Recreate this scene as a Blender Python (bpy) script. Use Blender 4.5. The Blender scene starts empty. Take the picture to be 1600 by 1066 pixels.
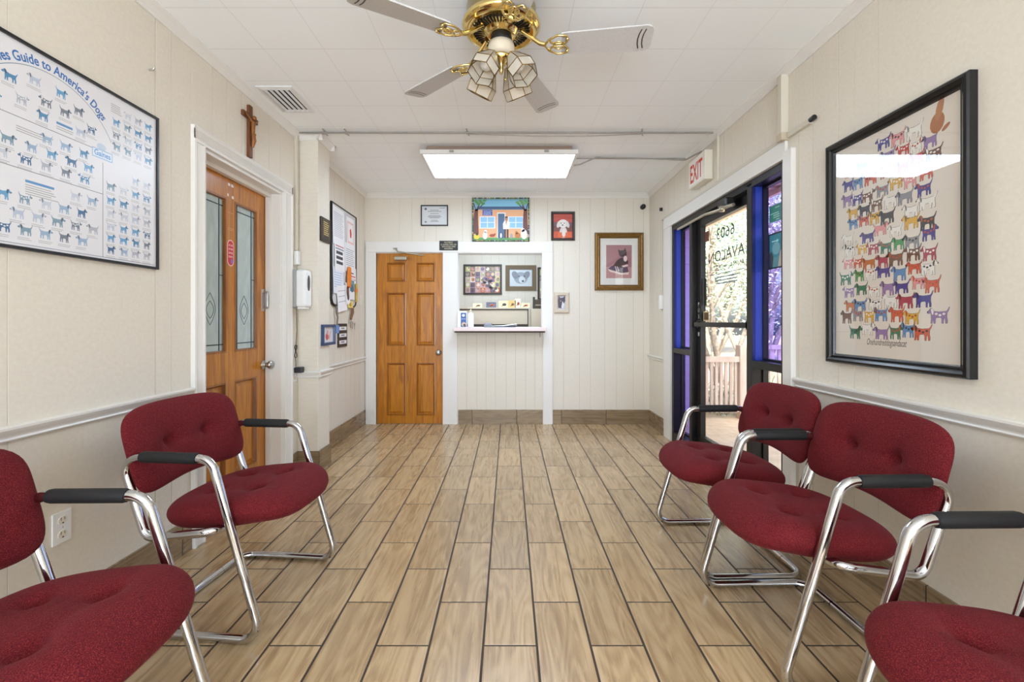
import bpy, bmesh, math, random
from mathutils import Vector, Matrix
C = bpy.context.scene.collection
scene = bpy.context.scene
PI = math.pi
R = math.radians

# ------------------------------------------------------------------ camera
cam_d = bpy.data.cameras.new('camera'); cam = bpy.data.objects.new('camera', cam_d); C.objects.link(cam)
cam.location = (0, 0, 1.224); cam.rotation_euler = (PI/2, 0, 0)
cam_d.sensor_width = 36.0; cam_d.lens = 16.0; cam_d.shift_x = 5/1600; cam_d.shift_y = -31/1600
cam_d.clip_start = 0.02; cam_d.clip_end = 200
scene.camera = cam
# ------------------------------------------------------------------ world, sun, rear fill light
scene.view_settings.view_transform = 'Standard'; scene.view_settings.look = 'None'
scene.view_settings.gamma = 1.0; scene.view_settings.use_curve_mapping = False
scene.view_settings.exposure = 0.25
scene.cycles.max_bounces = 12; scene.cycles.diffuse_bounces = 6; scene.cycles.glossy_bounces = 5
scene.cycles.transparent_max_bounces = 16; scene.cycles.caustics_reflective = False; scene.cycles.caustics_refractive = False
scene.cycles.sample_clamp_indirect = 4.0
world = bpy.data.worlds.new('world'); scene.world = world; world.use_nodes = True
wn = world.node_tree; bg = wn.nodes['Background']
sky = wn.nodes.new('ShaderNodeTexSky'); sky.sky_type = 'NISHITA'; sky.sun_disc = False
sky.sun_elevation = R(52); sky.sun_rotation = R(200); sky.dust_density = 4.0; sky.air_density = 0.8; sky.ozone_density = 1.0
wn.links.new(sky.outputs[0], bg.inputs[0]); bg.inputs[1].default_value = 0.62
sun_d = bpy.data.lights.new('sun', 'SUN'); sun_d.energy = 11; sun_d.angle = R(2); sun_d.color = (1, .97, .92)
sun = bpy.data.objects.new('sun', sun_d); C.objects.link(sun); sun.location = (4, -6, 9)
sun.rotation_euler = Vector((.3, .55, -1)).to_track_quat('-Z', 'Y').to_euler()
# fill light added in an unseen rear window, behind the camera
fill_d = bpy.data.lights.new('rear_fill_light', 'AREA'); fill_d.shape = 'RECTANGLE'; fill_d.size = 2.9; fill_d.size_y = 1.9
fill_d.energy = 162; fill_d.color = (.82, .96, 1.17)
fill_lamp = bpy.data.objects.new('rear_fill_light', fill_d); C.objects.link(fill_lamp)
fill_lamp.location = (0, -2.72, 1.3); fill_lamp.rotation_euler = Vector((0, 1, .55)).to_track_quat('-Z', 'Y').to_euler()

# ------------------------------------------------------------------ helpers
def lin(c):
    c = c/255.0
    return c/12.92 if c <= .04045 else ((c+.055)/1.055)**2.4
def rgb(r, g, b, a=1.0): return (lin(r), lin(g), lin(b), a)

class MB:
    def __init__(s): s.v = []; s.f = []; s.m = []; s.s = []
    def add(s, vs, fs, m=0, smooth=False):
        n = len(s.v); s.v += [tuple(p) for p in vs]
        for f in fs: s.f.append([i+n for i in f]); s.m.append(m); s.s.append(smooth)
        return s
    def box(s, x0, x1, y0, y1, z0, z1, m=0):
        vs = [(x, y, z) for x in (x0, x1) for y in (y0, y1) for z in (z0, z1)]
        return s.add(vs, [(0,1,3,2), (4,6,7,5), (0,4,5,1), (2,3,7,6), (0,2,6,4), (1,5,7,3)], m)
    def quad(s, a, b, c, d, m=0): return s.add([a, b, c, d], [(0,1,2,3)], m)
    def prism(s, poly, z0, z1, m=0, smooth=False):
        n = len(poly)
        s.add([(x, y, z0) for x, y in poly], [list(range(n))[::-1]], m)
        s.add([(x, y, z1) for x, y in poly], [list(range(n))], m)
        vs = [(x, y, z0) for x, y in poly] + [(x, y, z1) for x, y in poly]
        return s.add(vs, [(i, (i+1) % n, n+(i+1) % n, n+i) for i in range(n)], m, smooth)
    def sweep(s, prof, axis, a0, a1, m=0):
        """2-D profile (closed) extruded along an axis; prof gives the two other coordinates in cyclic order"""
        n = len(prof)
        def P(p, a):
            return {'x': (a, p[0], p[1]), 'y': (p[0], a, p[1]), 'z': (p[0], p[1], a)}[axis]
        vs = [P(p, a0) for p in prof] + [P(p, a1) for p in prof]
        return s.add(vs, [(i, (i+1) % n, n+(i+1) % n, n+i) for i in range(n)] + [list(range(n))[::-1], list(range(n, 2*n))], m)
    def tube(s, path, r, n=12, m=0, caps=True, closed=False):
        P = [Vector(p) for p in path]; k = len(P)
        T = []
        for i in range(k):
            if closed: t = P[(i+1) % k]-P[i-1]
            else: t = P[min(i+1, k-1)]-P[max(i-1, 0)]
            T.append(t.normalized())
        u = T[0].orthogonal().normalized(); vs = []
        for i in range(k):
            u = (u - T[i]*u.dot(T[i]))
            u = u.normalized() if u.length > 1e-6 else T[i].orthogonal().normalized()
            w = T[i].cross(u); rr = r[i] if isinstance(r, (list, tuple)) else r
            for j in range(n):
                a = 2*PI*j/n; vs.append(P[i]+u*math.cos(a)*rr+w*math.sin(a)*rr)
        fs = []
        for i in range(k if closed else k-1):
            i2 = (i+1) % k
            for j in range(n): fs.append((i*n+j, i*n+(j+1) % n, i2*n+(j+1) % n, i2*n+j))
        s.add(vs, fs, m, True)
        if caps and not closed:
            s.add(vs[:n], [list(range(n))[::-1]], m); s.add(vs[-n:], [list(range(n))], m)
        return s
    def lathe(s, prof, n=32, c=(0,0,0), m=0, M=None, smooth=True, arc=0):
        vs = []; k = len(prof)
        for r, z in prof:
            for j in range(n):
                a = arc+2*PI*j/n; p = Vector((r*math.cos(a), r*math.sin(a), z))
                if M is not None: p = M @ p
                vs.append(p+Vector(c))
        fs = [(i*n+j, i*n+(j+1) % n, (i+1)*n+(j+1) % n, (i+1)*n+j) for i in range(k-1) for j in range(n)]
        return s.add(vs, fs, m, smooth)
    def ball(s, c, r, m=0, n=16, sc=(1,1,1), M=None):
        prof = [(math.sin(PI*i/10)*1.0 + 1e-5, -math.cos(PI*i/10)) for i in range(11)]
        vs = []; k = len(prof)
        for rr, z in prof:
            for j in range(n):
                a = 2*PI*j/n; p = Vector((rr*math.cos(a)*r*sc[0], rr*math.sin(a)*r*sc[1], z*r*sc[2]))
                if M is not None: p = M @ p
                vs.append(p+Vector(c))
        return s.add(vs, [(i*n+j, i*n+(j+1) % n, (i+1)*n+(j+1) % n, (i+1)*n+j) for i in range(k-1) for j in range(n)], m, True)
    def build(s, name, mats, parent=None, M=None, bevel=0, seg=2):
        me = bpy.data.meshes.new(name); me.from_pydata(s.v, [], s.f)
        if not isinstance(mats, (list, tuple)): mats = [mats]
        for q in mats: me.materials.append(q)
        me.polygons.foreach_set('material_index', s.m); me.polygons.foreach_set('use_smooth', s.s); me.update()
        bm = bmesh.new(); bm.from_mesh(me)
        if bevel: bmesh.ops.remove_doubles(bm, verts=bm.verts, dist=1e-5)
        bmesh.ops.recalc_face_normals(bm, faces=bm.faces); bm.to_mesh(me); bm.free()
        o = bpy.data.objects.new(name, me); C.objects.link(o)
        if parent is not None: o.parent = parent
        if M is not None: o.matrix_world = M
        if bevel:
            md = o.modifiers.new('bevel', 'BEVEL'); md.width = bevel; md.segments = seg; md.limit_method = 'ANGLE'; md.angle_limit = R(40)
        return o

def tag(o, label, cat, group=None, kind=None):
    o['label'] = label; o['category'] = cat
    if group: o['group'] = group
    if kind: o['kind'] = kind
    return o
def struct(o, label=None, cat=None):
    o['kind'] = 'structure'
    if label: o['label'] = label; o['category'] = cat
    return o
def empty(name, M=None):
    o = bpy.data.objects.new(name, None); C.objects.link(o); o.empty_display_size = .1
    if M is not None: o.matrix_world = M
    return o
def thing(name, label, cat, M=None, group=None): return tag(empty(name, M), label, cat, group)
def copy_tree(o, parent=None):
    c = o.copy(); C.objects.link(c)
    if parent is not None: c.parent = parent
    for ch in list(o.children): copy_tree(ch, c)
    return c
XL, XR, YB, H = -1.71, 1.67, 5.407, 2.74
def cols(x, y, z, p):
    return Matrix(((x[0], y[0], z[0], p[0]), (x[1], y[1], z[1], p[1]), (x[2], y[2], z[2], p[2]), (0,0,0,1)))
# frames whose x runs to the viewer's right along the wall, y up, z out of the wall
def on_left(y, z, x=XL): return cols((0,1,0), (0,0,1), (1,0,0), (x, y, z))
def on_right(y, z, x=XR): return cols((0,-1,0), (0,0,1), (-1,0,0), (x, y, z))
def on_back(x, z, y=YB): return cols((1,0,0), (0,0,1), (0,-1,0), (x, y, z))
def T(x, y, z, rz=0): return Matrix.Translation((x, y, z)) @ Matrix.Rotation(rz, 4, 'Z')
def fillet(pts, rad, n=8):
    P = [Vector(p) for p in pts]; out = [P[0]]
    for i in range(1, len(P)-1):
        a, b, c = P[i-1], P[i], P[i+1]
        d1 = (a-b).normalized(); d2 = (c-b).normalized(); ang = d1.angle(d2)
        rr = rad[i-1] if isinstance(rad, (list, tuple)) else rad
        if ang > PI-1e-3: out.append(b); continue
        t = min(rr/math.tan(ang/2), (a-b).length*.49, (c-b).length*.49); r2 = t*math.tan(ang/2)
        bis = (d1+d2).normalized(); cen = b+bis*(r2/math.sin(ang/2))
        s0 = b+d1*t-cen; s1 = b+d2*t-cen
        om = s0.angle(s1); so = math.sin(om)
        for k in range(n+1): out.append(cen+s0*(math.sin((1-k/n)*om)/so)+s1*(math.sin(k/n*om)/so))
    out.append(P[-1]); return out

# ------------------------------------------------------------------ materials
MATS = {}
def mat(name, col=(200,200,200), rough=.5, metal=0.0, **kw):
    if name in MATS: return MATS[name]
    m = bpy.data.materials.new(name); m.use_nodes = True; MATS[name] = m
    b = m.node_tree.nodes['Principled BSDF']
    b.inputs['Base Color'].default_value = rgb(*col); b.inputs['Roughness'].default_value = rough; b.inputs['Metallic'].default_value = metal
    for k, v in kw.items(): b.inputs[k].default_value = v
    return m
def nodes(m):
    nt = m.node_tree
    def N(t, **kw):
        n = nt.nodes.new('ShaderNode'+t)
        for k, v in kw.items():
            if k.startswith('i_'):
                key = k[2:]; key = int(key) if key.isdigit() else key
                n.inputs[key].default_value = v
            else: setattr(n, k, v)
        return n
    def Lk(a, b): nt.links.new(a, b)
    def math_(op, a, b=None, c=None):
        n = nt.nodes.new('ShaderNodeMath'); n.operation = op
        for i, q in enumerate((a, b, c)):
            if q is None: continue
            if isinstance(q, (int, float)): n.inputs[i].default_value = q
            else: nt.links.new(q, n.inputs[i])
        return n.outputs[0]
    return nt, N, Lk, math_, nt.nodes['Principled BSDF']
def bump(m, height, strength=.3, dist=.002):
    nt, N, Lk, mm, b = nodes(m)
    n = N('Bump'); n.inputs['Strength'].default_value = strength; n.inputs['Distance'].default_value = dist
    Lk(height, n.inputs['Height']); Lk(n.outputs[0], b.inputs['Normal'])
def noisy(name, c1, c2, scale=20, rough=.5, metal=0, detail=4, stretch=(1,1,1), bumps=0, dist=.002, coord='Object', **kw):
    if name in MATS: return MATS[name]
    m = mat(name, c1, rough, metal, **kw); nt, N, Lk, mm, b = nodes(m)
    tc = N('TexCoord'); mp = N('Mapping'); mp.inputs['Scale'].default_value = stretch
    Lk(tc.outputs[coord], mp.inputs[0]); no = N('TexNoise'); no.inputs['Scale'].default_value = scale; no.inputs['Detail'].default_value = detail
    Lk(mp.outputs[0], no.inputs['Vector'])
    mx = N('MixRGB'); mx.inputs[1].default_value = rgb(*c1); mx.inputs[2].default_value = rgb(*c2)
    rp = N('ValToRGB'); rp.color_ramp.elements[0].position = .3; rp.color_ramp.elements[1].position = .7
    Lk(no.outputs[0], rp.inputs[0]); Lk(rp.outputs[0], mx.inputs[0]); Lk(mx.outputs[0], b.inputs['Base Color'])
    if bumps: bump(m, no.outputs[0], bumps, dist)
    return m

M_wall = noisy('beige_paint', (224,217,203), (218,210,195), 60, .55, bumps=.12, dist=.002, stretch=(1,1,.25))
M_white = mat('white_trim_paint', (226,223,217), .35)
M_groove = mat('groove_paint', (204,196,180), .7)
M_ceil_frame = mat('white_vent_paint', (222,222,220), .4)
M_chrome = mat('chrome', (205,206,208), .08, 1.0)
M_steel = mat('brushed_steel', (185,183,178), .28, 1.0)
M_black = mat('black_paint', (22,22,24), .35)
M_foam = noisy('black_foam', (13,13,14), (19,19,20), 400, .7, bumps=.2, dist=.0006)
M_dark_alu = mat('dark_bronze_aluminium', (34,31,30), .35, .55)
M_brass = mat('polished_brass', (230,206,138), .12, 1.0)
M_brass_dark = mat('aged_brass', (120,92,40), .3, 1.0)
M_slot = mat('dark_slot', (26,20,12), .7)
M_plastic = mat('white_plastic', (236,236,234), .3)
M_ivory = mat('ivory_plastic', (226,220,204), .4)
M_greycable = mat('grey_conduit', (150,146,140), .4, .4)
M_paper = mat('paper_white', (240,240,240), .6)
M_print = mat('printed_ink', (255,255,255), .5)
nt, N, Lk, mm, b = nodes(M_print); at = N('VertexColor'); at.layer_name = 'Col'; Lk(at.outputs[0], b.inputs['Base Color'])
M_laminate = mat('laminated_print', (255,255,255), .42)
nt, N, Lk, mm, b = nodes(M_laminate); at = N('VertexColor'); at.layer_name = 'Col'; Lk(at.outputs[0], b.inputs['Base Color'])
b.inputs['Coat Weight'].default_value = .7; b.inputs['Coat Roughness'].default_value = .28
M_goldframe = noisy('antique_gold_frame', (150,112,56), (96,68,32), 120, .38, .55, bumps=.3)
M_darkwood = noisy('dark_wood_frame', (52,36,26), (34,24,18), 40, .45, stretch=(1,6,1))
M_cross = noisy('cross_wood', (122,72,34), (92,50,22), 60, .45, stretch=(6,6,1))
M_bronze = mat('bronze_figure', (150,98,52), .4, .5)

def glass(name, tint=(255,255,255), gloss=1.0, rough=0.0):
    m = bpy.data.materials.new(name); m.use_nodes = True; MATS[name] = m
    nt = m.node_tree; nt.nodes.clear()
    out = nt.nodes.new('ShaderNodeOutputMaterial'); mx = nt.nodes.new('ShaderNodeMixShader')
    tr = nt.nodes.new('ShaderNodeBsdfTransparent'); gl = nt.nodes.new('ShaderNodeBsdfGlossy')
    tr.inputs[0].default_value = rgb(*tint); gl.inputs['Roughness'].default_value = rough; gl.inputs['Color'].default_value = (gloss, gloss, gloss, 1)
    # Schlick reflectance of a thin sheet, the same from both faces
    ge = nt.nodes.new('ShaderNodeNewGeometry'); dt = nt.nodes.new('ShaderNodeVectorMath'); dt.operation = 'DOT_PRODUCT'
    nt.links.new(ge.outputs['Normal'], dt.inputs[0]); nt.links.new(ge.outputs['Incoming'], dt.inputs[1])
    def mth(op, x, y):
        q = nt.nodes.new('ShaderNodeMath'); q.operation = op
        for i, v in enumerate((x, y)):
            if isinstance(v, (int, float)): q.inputs[i].default_value = v
            elif v is not None: nt.links.new(v, q.inputs[i])
        return q.outputs[0]
    fac = mth('ADD', mth('MULTIPLY', mth('POWER', mth('SUBTRACT', 1.0, mth('ABSOLUTE', dt.outputs['Value'], None)), 5.0), .92), .06)
    nt.links.new(fac, mx.inputs[0]); nt.links.new(tr.outputs[0], mx.inputs[1]); nt.links.new(gl.outputs[0], mx.inputs[2])
    nt.links.new(mx.outputs[0], out.inputs[0]); return m
M_glass = glass('clear_glass', (246,250,248))
M_picglass = glass('picture_glass', (252,252,252))
M_film = glass('blue_window_film', (158,154,244))

# wood-look floor tile
def tile_material(name, along='y', W=.2025, L=.5315, x0=-.0966, y0=1.716, dark=1.0):
    m = mat(name, (170,145,115), .3); nt, N, Lk, mm, b = nodes(m)
    g = N('NewGeometry'); sp = N('SeparateXYZ'); Lk(g.outputs['Position'], sp.inputs[0])
    X, Y, Z = sp.outputs
    if along == 'y': a, c = X, Y
    elif along == 'wy': a, c = Z, Y
    else: a, c = Z, X
    u = mm('DIVIDE', mm('SUBTRACT', a, x0), W); row = mm('FLOOR', u); fu = mm('SUBTRACT', u, row)
    par = mm('SUBTRACT', row, mm('MULTIPLY', mm('FLOOR', mm('DIVIDE', row, 2.0)), 2.0))
    v = mm('SUBTRACT', mm('DIVIDE', mm('SUBTRACT', c, y0), L), mm('MULTIPLY', par, .5)); colm = mm('FLOOR', v); fv = mm('SUBTRACT', v, colm)
    cb = N('CombineXYZ'); Lk(row, cb.inputs[0]); Lk(colm, cb.inputs[1])
    wh = N('TexWhiteNoise', noise_dimensions='2D'); Lk(cb.outputs[0], wh.inputs['Vector'])
    # grain: noise stretched along the plank with a random shift for every tile
    cg = N('CombineXYZ'); Lk(mm('ADD', mm('MULTIPLY', a, 26.0), mm('MULTIPLY', wh.outputs['Value'], 91.0)), cg.inputs[0])
    Lk(mm('ADD', mm('MULTIPLY', c, 1.5), mm('MULTIPLY', wh.outputs['Value'], 37.0)), cg.inputs[1])
    n1 = N('TexNoise'); n1.inputs['Scale'].default_value = 1.0; n1.inputs['Detail'].default_value = 7; n1.inputs['Roughness'].default_value = .62; n1.inputs['Distortion'].default_value = .9
    Lk(cg.outputs[0], n1.inputs['Vector'])
    cg2 = N('CombineXYZ'); Lk(mm('ADD', mm('MULTIPLY', a, 9.0), mm('MULTIPLY', wh.outputs['Value'], 53.0)), cg2.inputs[0])
    Lk(mm('ADD', mm('MULTIPLY', c, 1.3), mm('MULTIPLY', wh.outputs['Value'], 17.0)), cg2.inputs[1])
    wv = N('TexNoise'); wv.inputs['Scale'].default_value = 1.0; wv.inputs['Detail'].default_value = 1.0; Lk(cg2.outputs[0], wv.inputs['Vector'])
    ring = mm('MULTIPLY', mm('ADD', mm('SINE', mm('MULTIPLY', wv.outputs[0], 62.0)), 1.0), .5)
    mixv = mm('ADD', mm('ADD', mm('MULTIPLY', n1.outputs[0], .46), .20), mm('MULTIPLY', ring, .10))
    rp = N('ValToRGB'); e = rp.color_ramp.elements
    e[0].position = .26; e[0].color = rgb(132*dark, 101*dark, 68*dark); e[1].position = .72; e[1].color = rgb(212*dark, 186*dark, 144*dark)
    q = rp.color_ramp.elements.new(.48); q.color = rgb(180*dark, 151*dark, 111*dark); Lk(mixv, rp.inputs[0])
    hs = N('HueSaturation'); Lk(rp.outputs[0], hs.inputs['Color'])
    Lk(mm('ADD', mm('MULTIPLY', wh.outputs['Value'], .20), .90), hs.inputs['Value'])
    hs.inputs['Saturation'].default_value = .97
    # joints
    gx = .0046/W; gy = .0034/L
    ex = mm('MINIMUM', fu, mm('SUBTRACT', 1.0, fu)); ey = mm('MINIMUM', fv, mm('SUBTRACT', 1.0, fv))
    jt = mm('MAXIMUM', mm('LESS_THAN', ex, gx), mm('LESS_THAN', ey, gy))
    mx = N('MixRGB'); Lk(jt, mx.inputs[0]); Lk(hs.outputs[0], mx.inputs[1]); mx.inputs[2].default_value = rgb(62, 47, 36)
    Lk(mx.outputs[0], b.inputs['Base Color'])
    sm = mm('MINIMUM', mm('MINIMUM', mm('DIVIDE', ex, gx*2.2), mm('DIVIDE', ey, gy*2.2)), 1.0)
    hgt = mm('ADD', mm('MULTIPLY', sm, 1.0), mm('MULTIPLY', n1.outputs[0], .22))
    bump(m, hgt, .5, .0016)
    Lk(mm('ADD', mm('ADD', mm('MULTIPLY', jt, .4), mm('MULTIPLY', n1.outputs[0], .22)), .17), b.inputs['Roughness'])
    return m
M_floor = tile_material('wood_look_floor_tile')
M_base_y = tile_material('wood_look_base_tile_side', 'wy', .5, .56, -.1, .13, .76)
M_base_x = tile_material('wood_look_base_tile_back', 'wx', .5, .53, -.1, .095, .76)

def ceiling_material():
    m = mat('ceiling_tile', (246,249,250), .75); nt, N, Lk, mm, b = nodes(m)
    g = N('NewGeometry'); sp = N('SeparateXYZ'); Lk(g.outputs['Position'], sp.inputs[0])
    def edge(a, p, o, w):
        u = mm('DIVIDE', mm('SUBTRACT', a, o), p); f = mm('SUBTRACT', u, mm('FLOOR', u))
        return mm('LESS_THAN', mm('MINIMUM', f, mm('SUBTRACT', 1.0, f)), w/p)
    no = N('TexNoise'); no.inputs['Scale'].default_value = 1.7
    j1 = mm('MULTIPLY', edge(sp.outputs[1], .335, .19, .0016), .62)
    j2 = mm('MULTIPLY', edge(sp.outputs[0], .335, -.36, .0013), .5)
    j = mm('MULTIPLY', mm('MAXIMUM', j1, j2), mm('MULTIPLY', no.outputs[0], 1.6))
    mx = N('MixRGB'); Lk(j, mx.inputs[0]); mx.inputs[1].default_value = rgb(246,249,250); mx.inputs[2].default_value = rgb(196,194,192)
    Lk(mx.outputs[0], b.inputs['Base Color'])
    n2 = N('TexNoise'); n2.inputs['Scale'].default_value = 140.0; Lk(g.outputs['Position'], n2.inputs['Vector']); bump(m, n2.outputs[0], .12, .002)
    return m
M_ceil = ceiling_material()

def wood(name, c1, c2, c3, axis=(14,14,1.2), rough=.32, scale=2.2):
    m = mat(name, c2, rough); nt, N, Lk, mm, b = nodes(m)
    tc = N('TexCoord'); mp = N('Mapping'); mp.inputs['Scale'].default_value = axis; Lk(tc.outputs['Object'], mp.inputs[0])
    no = N('TexNoise'); no.inputs['Scale'].default_value = scale; no.inputs['Detail'].default_value = 6; no.inputs['Distortion'].default_value = 1.1; Lk(mp.outputs[0], no.inputs['Vector'])
    rp = N('ValToRGB'); e = rp.color_ramp.elements; e[0].position = .28; e[0].color = rgb(*c1); e[1].position = .74; e[1].color = rgb(*c3)
    q = e.new(.5); q.color = rgb(*c2); Lk(no.outputs[0], rp.inputs[0]); Lk(rp.outputs[0], b.inputs['Base Color'])
    b.inputs['Coat Weight'].default_value = .25; b.inputs['Coat Roughness'].default_value = .2
    return m
M_doorwood = wood('stained_door_wood', (146,84,12), (176,108,17), (196,130,28), (14,1.1,14))
M_doorwood_dark = wood('stained_door_wood_moulding', (122,68,10), (144,84,14), (160,98,20), (14,1.1,14))

def fabric():
    m = mat('burgundy_weave', (96,20,34), .85); nt, N, Lk, mm, b = nodes(m)
    tc = N('TexCoord'); sp = N('SeparateXYZ'); Lk(tc.outputs['Object'], sp.inputs[0])
    mp = N('Mapping'); mp.inputs['Scale'].default_value = (1, 1, 1); Lk(tc.outputs['Object'], mp.inputs[0])
    vo = N('TexVoronoi'); vo.inputs['Scale'].default_value = 260.0; Lk(mp.outputs[0], vo.inputs['Vector'])
    no = N('TexNoise'); no.inputs['Scale'].default_value = 420.0; no.inputs['Detail'].default_value = 2; Lk(mp.outputs[0], no.inputs['Vector'])
    rp = N('ValToRGB'); e = rp.color_ramp.elements
    e[0].position = .28; e[0].color = rgb(58,9,18); e[1].position = .78; e[1].color = rgb(140,58,42)
    q = e.new(.52); q.color = rgb(100,18,29); Lk(no.outputs[0], rp.inputs[0]); Lk(rp.outputs[0], b.inputs['Base Color'])
    b.inputs['Sheen Weight'].default_value = .12; b.inputs['Sheen Roughness'].default_value = .4
    b.inputs['Sheen Tint'].default_value = rgb(220,120,130); b.inputs['Specular IOR Level'].default_value = .2
    bump(m, vo.outputs['Distance'], .55, .002)
    return m
M_fabric = fabric()

# flat printed artwork: coloured polygons laid in thin layers on one sheet
def text_geo(body, size, shear=0.0, bold=0.0):
    cu = bpy.data.curves.new('lettering', 'FONT'); cu.body = body; cu.size = size; cu.shear = shear; cu.offset = bold*size; cu.resolution_u = 3
    o = bpy.data.objects.new('lettering', cu); C.objects.link(o)
    dg = bpy.context.evaluated_depsgraph_get(); me = bpy.data.meshes.new_from_object(o.evaluated_get(dg))
    vs = [(v.co.x, v.co.y) for v in me.vertices]; fs = [tuple(p.vertices) for p in me.polygons]
    bpy.data.objects.remove(o); bpy.data.curves.remove(cu); bpy.data.meshes.remove(me)
    return vs, fs
class Canvas:
    def __init__(s, step=.00012): s.v = []; s.f = []; s.c = []; s.step = step
    def poly(s, pts, col, layer=1):
        n = len(s.v); s.v += [(x, y, layer*s.step) for x, y in pts]; s.f.append(list(range(n, n+len(pts)))); s.c.append(col); return s
    def rect(s, x0, x1, y0, y1, col, layer=1): return s.poly([(x0,y0), (x1,y0), (x1,y1), (x0,y1)], col, layer)
    def oval(s, x, y, rx, ry, col, layer=1, n=14, rot=0):
        return s.poly([(x+rx*math.cos(a)*math.cos(rot)-ry*math.sin(a)*math.sin(rot), y+rx*math.cos(a)*math.sin(rot)+ry*math.sin(a)*math.cos(rot)) for a in [2*PI*k/n for k in range(n)]], col, layer)
    def line(s, x0, y0, x1, y1, w, col, layer=1):
        dx, dy = x1-x0, y1-y0; l = math.hypot(dx, dy) or 1; nx, ny = -dy/l*w/2, dx/l*w/2
        return s.poly([(x0-nx,y0-ny), (x1-nx,y1-ny), (x1+nx,y1+ny), (x0+nx,y0+ny)], col, layer)
    def text(s, body, x, y, size, col, layer=2, width=None, align='c', shear=0.0, fn=None, mirror=False, bold=0.0):
        vs, fs = text_geo(body, size, shear, bold)
        if not vs: return s
        xs = [p[0] for p in vs]; x0, x1 = min(xs), max(xs); k = (width/(x1-x0)) if width else 1.0
        off = {'c': (x0+x1)/2, 'l': x0, 'r': x1}[align]
        n = len(s.v)
        for px, py in vs:
            qx = (px-off)*k
            if mirror: qx = -qx
            if fn: qx, py = fn(qx, py)
            s.v.append((x+qx, y+py, layer*s.step))
        for f in fs: s.f.append([i+n for i in f]); s.c.append(col)
        return s
    def build(s, name, parent=None, M=None, material=None):
        me = bpy.data.meshes.new(name); me.from_pydata(s.v, [], s.f); me.materials.append(material or M_print)
        at = me.color_attributes.new('Col', 'FLOAT_COLOR', 'CORNER')
        for p, c in zip(me.polygons, s.c):
            for li in p.loop_indices: at.data[li].color = rgb(*c)
        me.update()
        for p in me.polygons:
            if p.normal.z < 0: p.flip()
        me.update()
        o = bpy.data.objects.new(name, me); C.objects.link(o)
        if parent is not None: o.parent = parent
        if M is not None: o.matrix_local = M
        return o
DOG = [(0,.64), (.03,.72), (.10,.77), (.14,.87), (.22,.90), (.28,.84), (.32,.72), (.50,.67), (.74,.69), (.84,.70), (.92,.80), (.985,.97), (1,.93), (.96,.74), (.89,.58), (.88,.40), (.91,.20), (.90,.02), (.82,0), (.81,.22), (.76,.34), (.73,.16), (.73,0), (.65,0), (.65,.26), (.60,.36), (.44,.34), (.40,.2), (.40,0), (.32,0), (.31,.26), (.27,.14), (.26,0), (.18,0), (.20,.3), (.19,.50), (.20,.60), (.12,.58), (.03,.57)]
def dog(cv, x, y, w, h, col, layer=2, flip=False, outline=None, patch=None, rng=random):
    def P(p, g=0.0):
        px, py = p
        if flip: px = 1-px
        return (x+(px-.5)*w+g*w*math.copysign(1, px-.5), y+(py-.45)*h+g*h*math.copysign(1, py-.45))
    if outline: cv.poly([P(p, .022) for p in DOG], outline, layer)
    cv.poly([P(p) for p in DOG], col, layer+1)
    ear = [(.17,.87), (.24,.88), (.30,.74), (.29,.55), (.24,.50), (.21,.60)]
    dk = tuple(int(c*.55) for c in col) if sum(col) > 150 else (90,80,70)
    if patch:
        for k in range(3): cv.oval(*P((.42+.17*k, .56-.08*(k % 2))), w*.07, h*.07, patch, layer+2, 8)
    cv.poly([P(p) for p in ear], patch or dk, layer+2)
    cv.oval(*P((.02,.67)), w*.035, h*.045, (20,18,18), layer+2, 6)
def frame_ring(mb, w, h, prof, m=0):
    """picture-frame moulding: prof = [(inset from the outer edge, height)], mitred"""
    k = len(prof)
    def ring(t, z): return [(-w/2+t, -h/2+t, z), (w/2-t, -h/2+t, z), (w/2-t, h/2-t, z), (-w/2+t, h/2-t, z)]
    vs = []
    for t, z in prof: vs += ring(t, z)
    fs = []
    for i in range(k):
        i2 = (i+1) % k
        for j in range(4): fs.append((i*4+j, i*4+(j+1) % 4, i2*4+(j+1) % 4, i2*4+j))
    mb.add(vs, fs, m)

# ================================================================== room shell
def gwall(mb, u0, u1, v0, v1, grooves=(), th=.14, w0=0.0, gw=.0019, gd=.0018):
    g = sorted(q for q in grooves if u0+.01 < q < u1-.01)
    pr = [(u0, w0-th), (u0, w0)]; marks = []
    for q in g:
        k = 2.4 if abs(q-2.203) < .001 else 1.0; marks.append(len(pr)); pr += [(q-gw*k, w0), (q, w0-gd*k), (q+gw*k, w0)]
    pr += [(u1, w0), (u1, w0-th)]
    base = len(mb.m); mb.sweep(pr, 'y', v0, v1)
    for k in marks:
        mb.m[base+k] = 1; mb.m[base+k+1] = 1
def seq(a, b, steps):
    out = []; k = 0
    while a < b: out.append(a); a += steps[k % len(steps)]; k += 1
    return out
WM = [M_wall, M_groove]
mb = MB(); mb.box(-1.9, 1.80, -2.75, 7.9, -.06, 0); struct(mb.build('floor', M_floor), 'wood look plank tile floor of the waiting room', 'floor')
mb = MB(); mb.box(-1.9, 1.80, -2.75, 7.9, H, H+.06); struct(mb.build('ceiling', M_ceil), 'white tiled ceiling with thin seams', 'ceiling')
# left wall (x = Y)
gl = [1.553, 2.203, 2.307, 2.447, 2.626, 2.757, 2.916, 3.055, 3.243, 3.40] + seq(4.05, 5.4, [.13, .16, .12, .17])
mb = MB(); gwall(mb, -2.75, 2.535, 0, H, gl, .17); gwall(mb, 3.425, 7.9, 0, H, gl, .17); gwall(mb, 2.535, 3.425, 2.19, H, gl, .17)
struct(mb.build('wall_left', WM, M=on_left(0, 0)), 'cream panelled wall on the left', 'wall')
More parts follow.
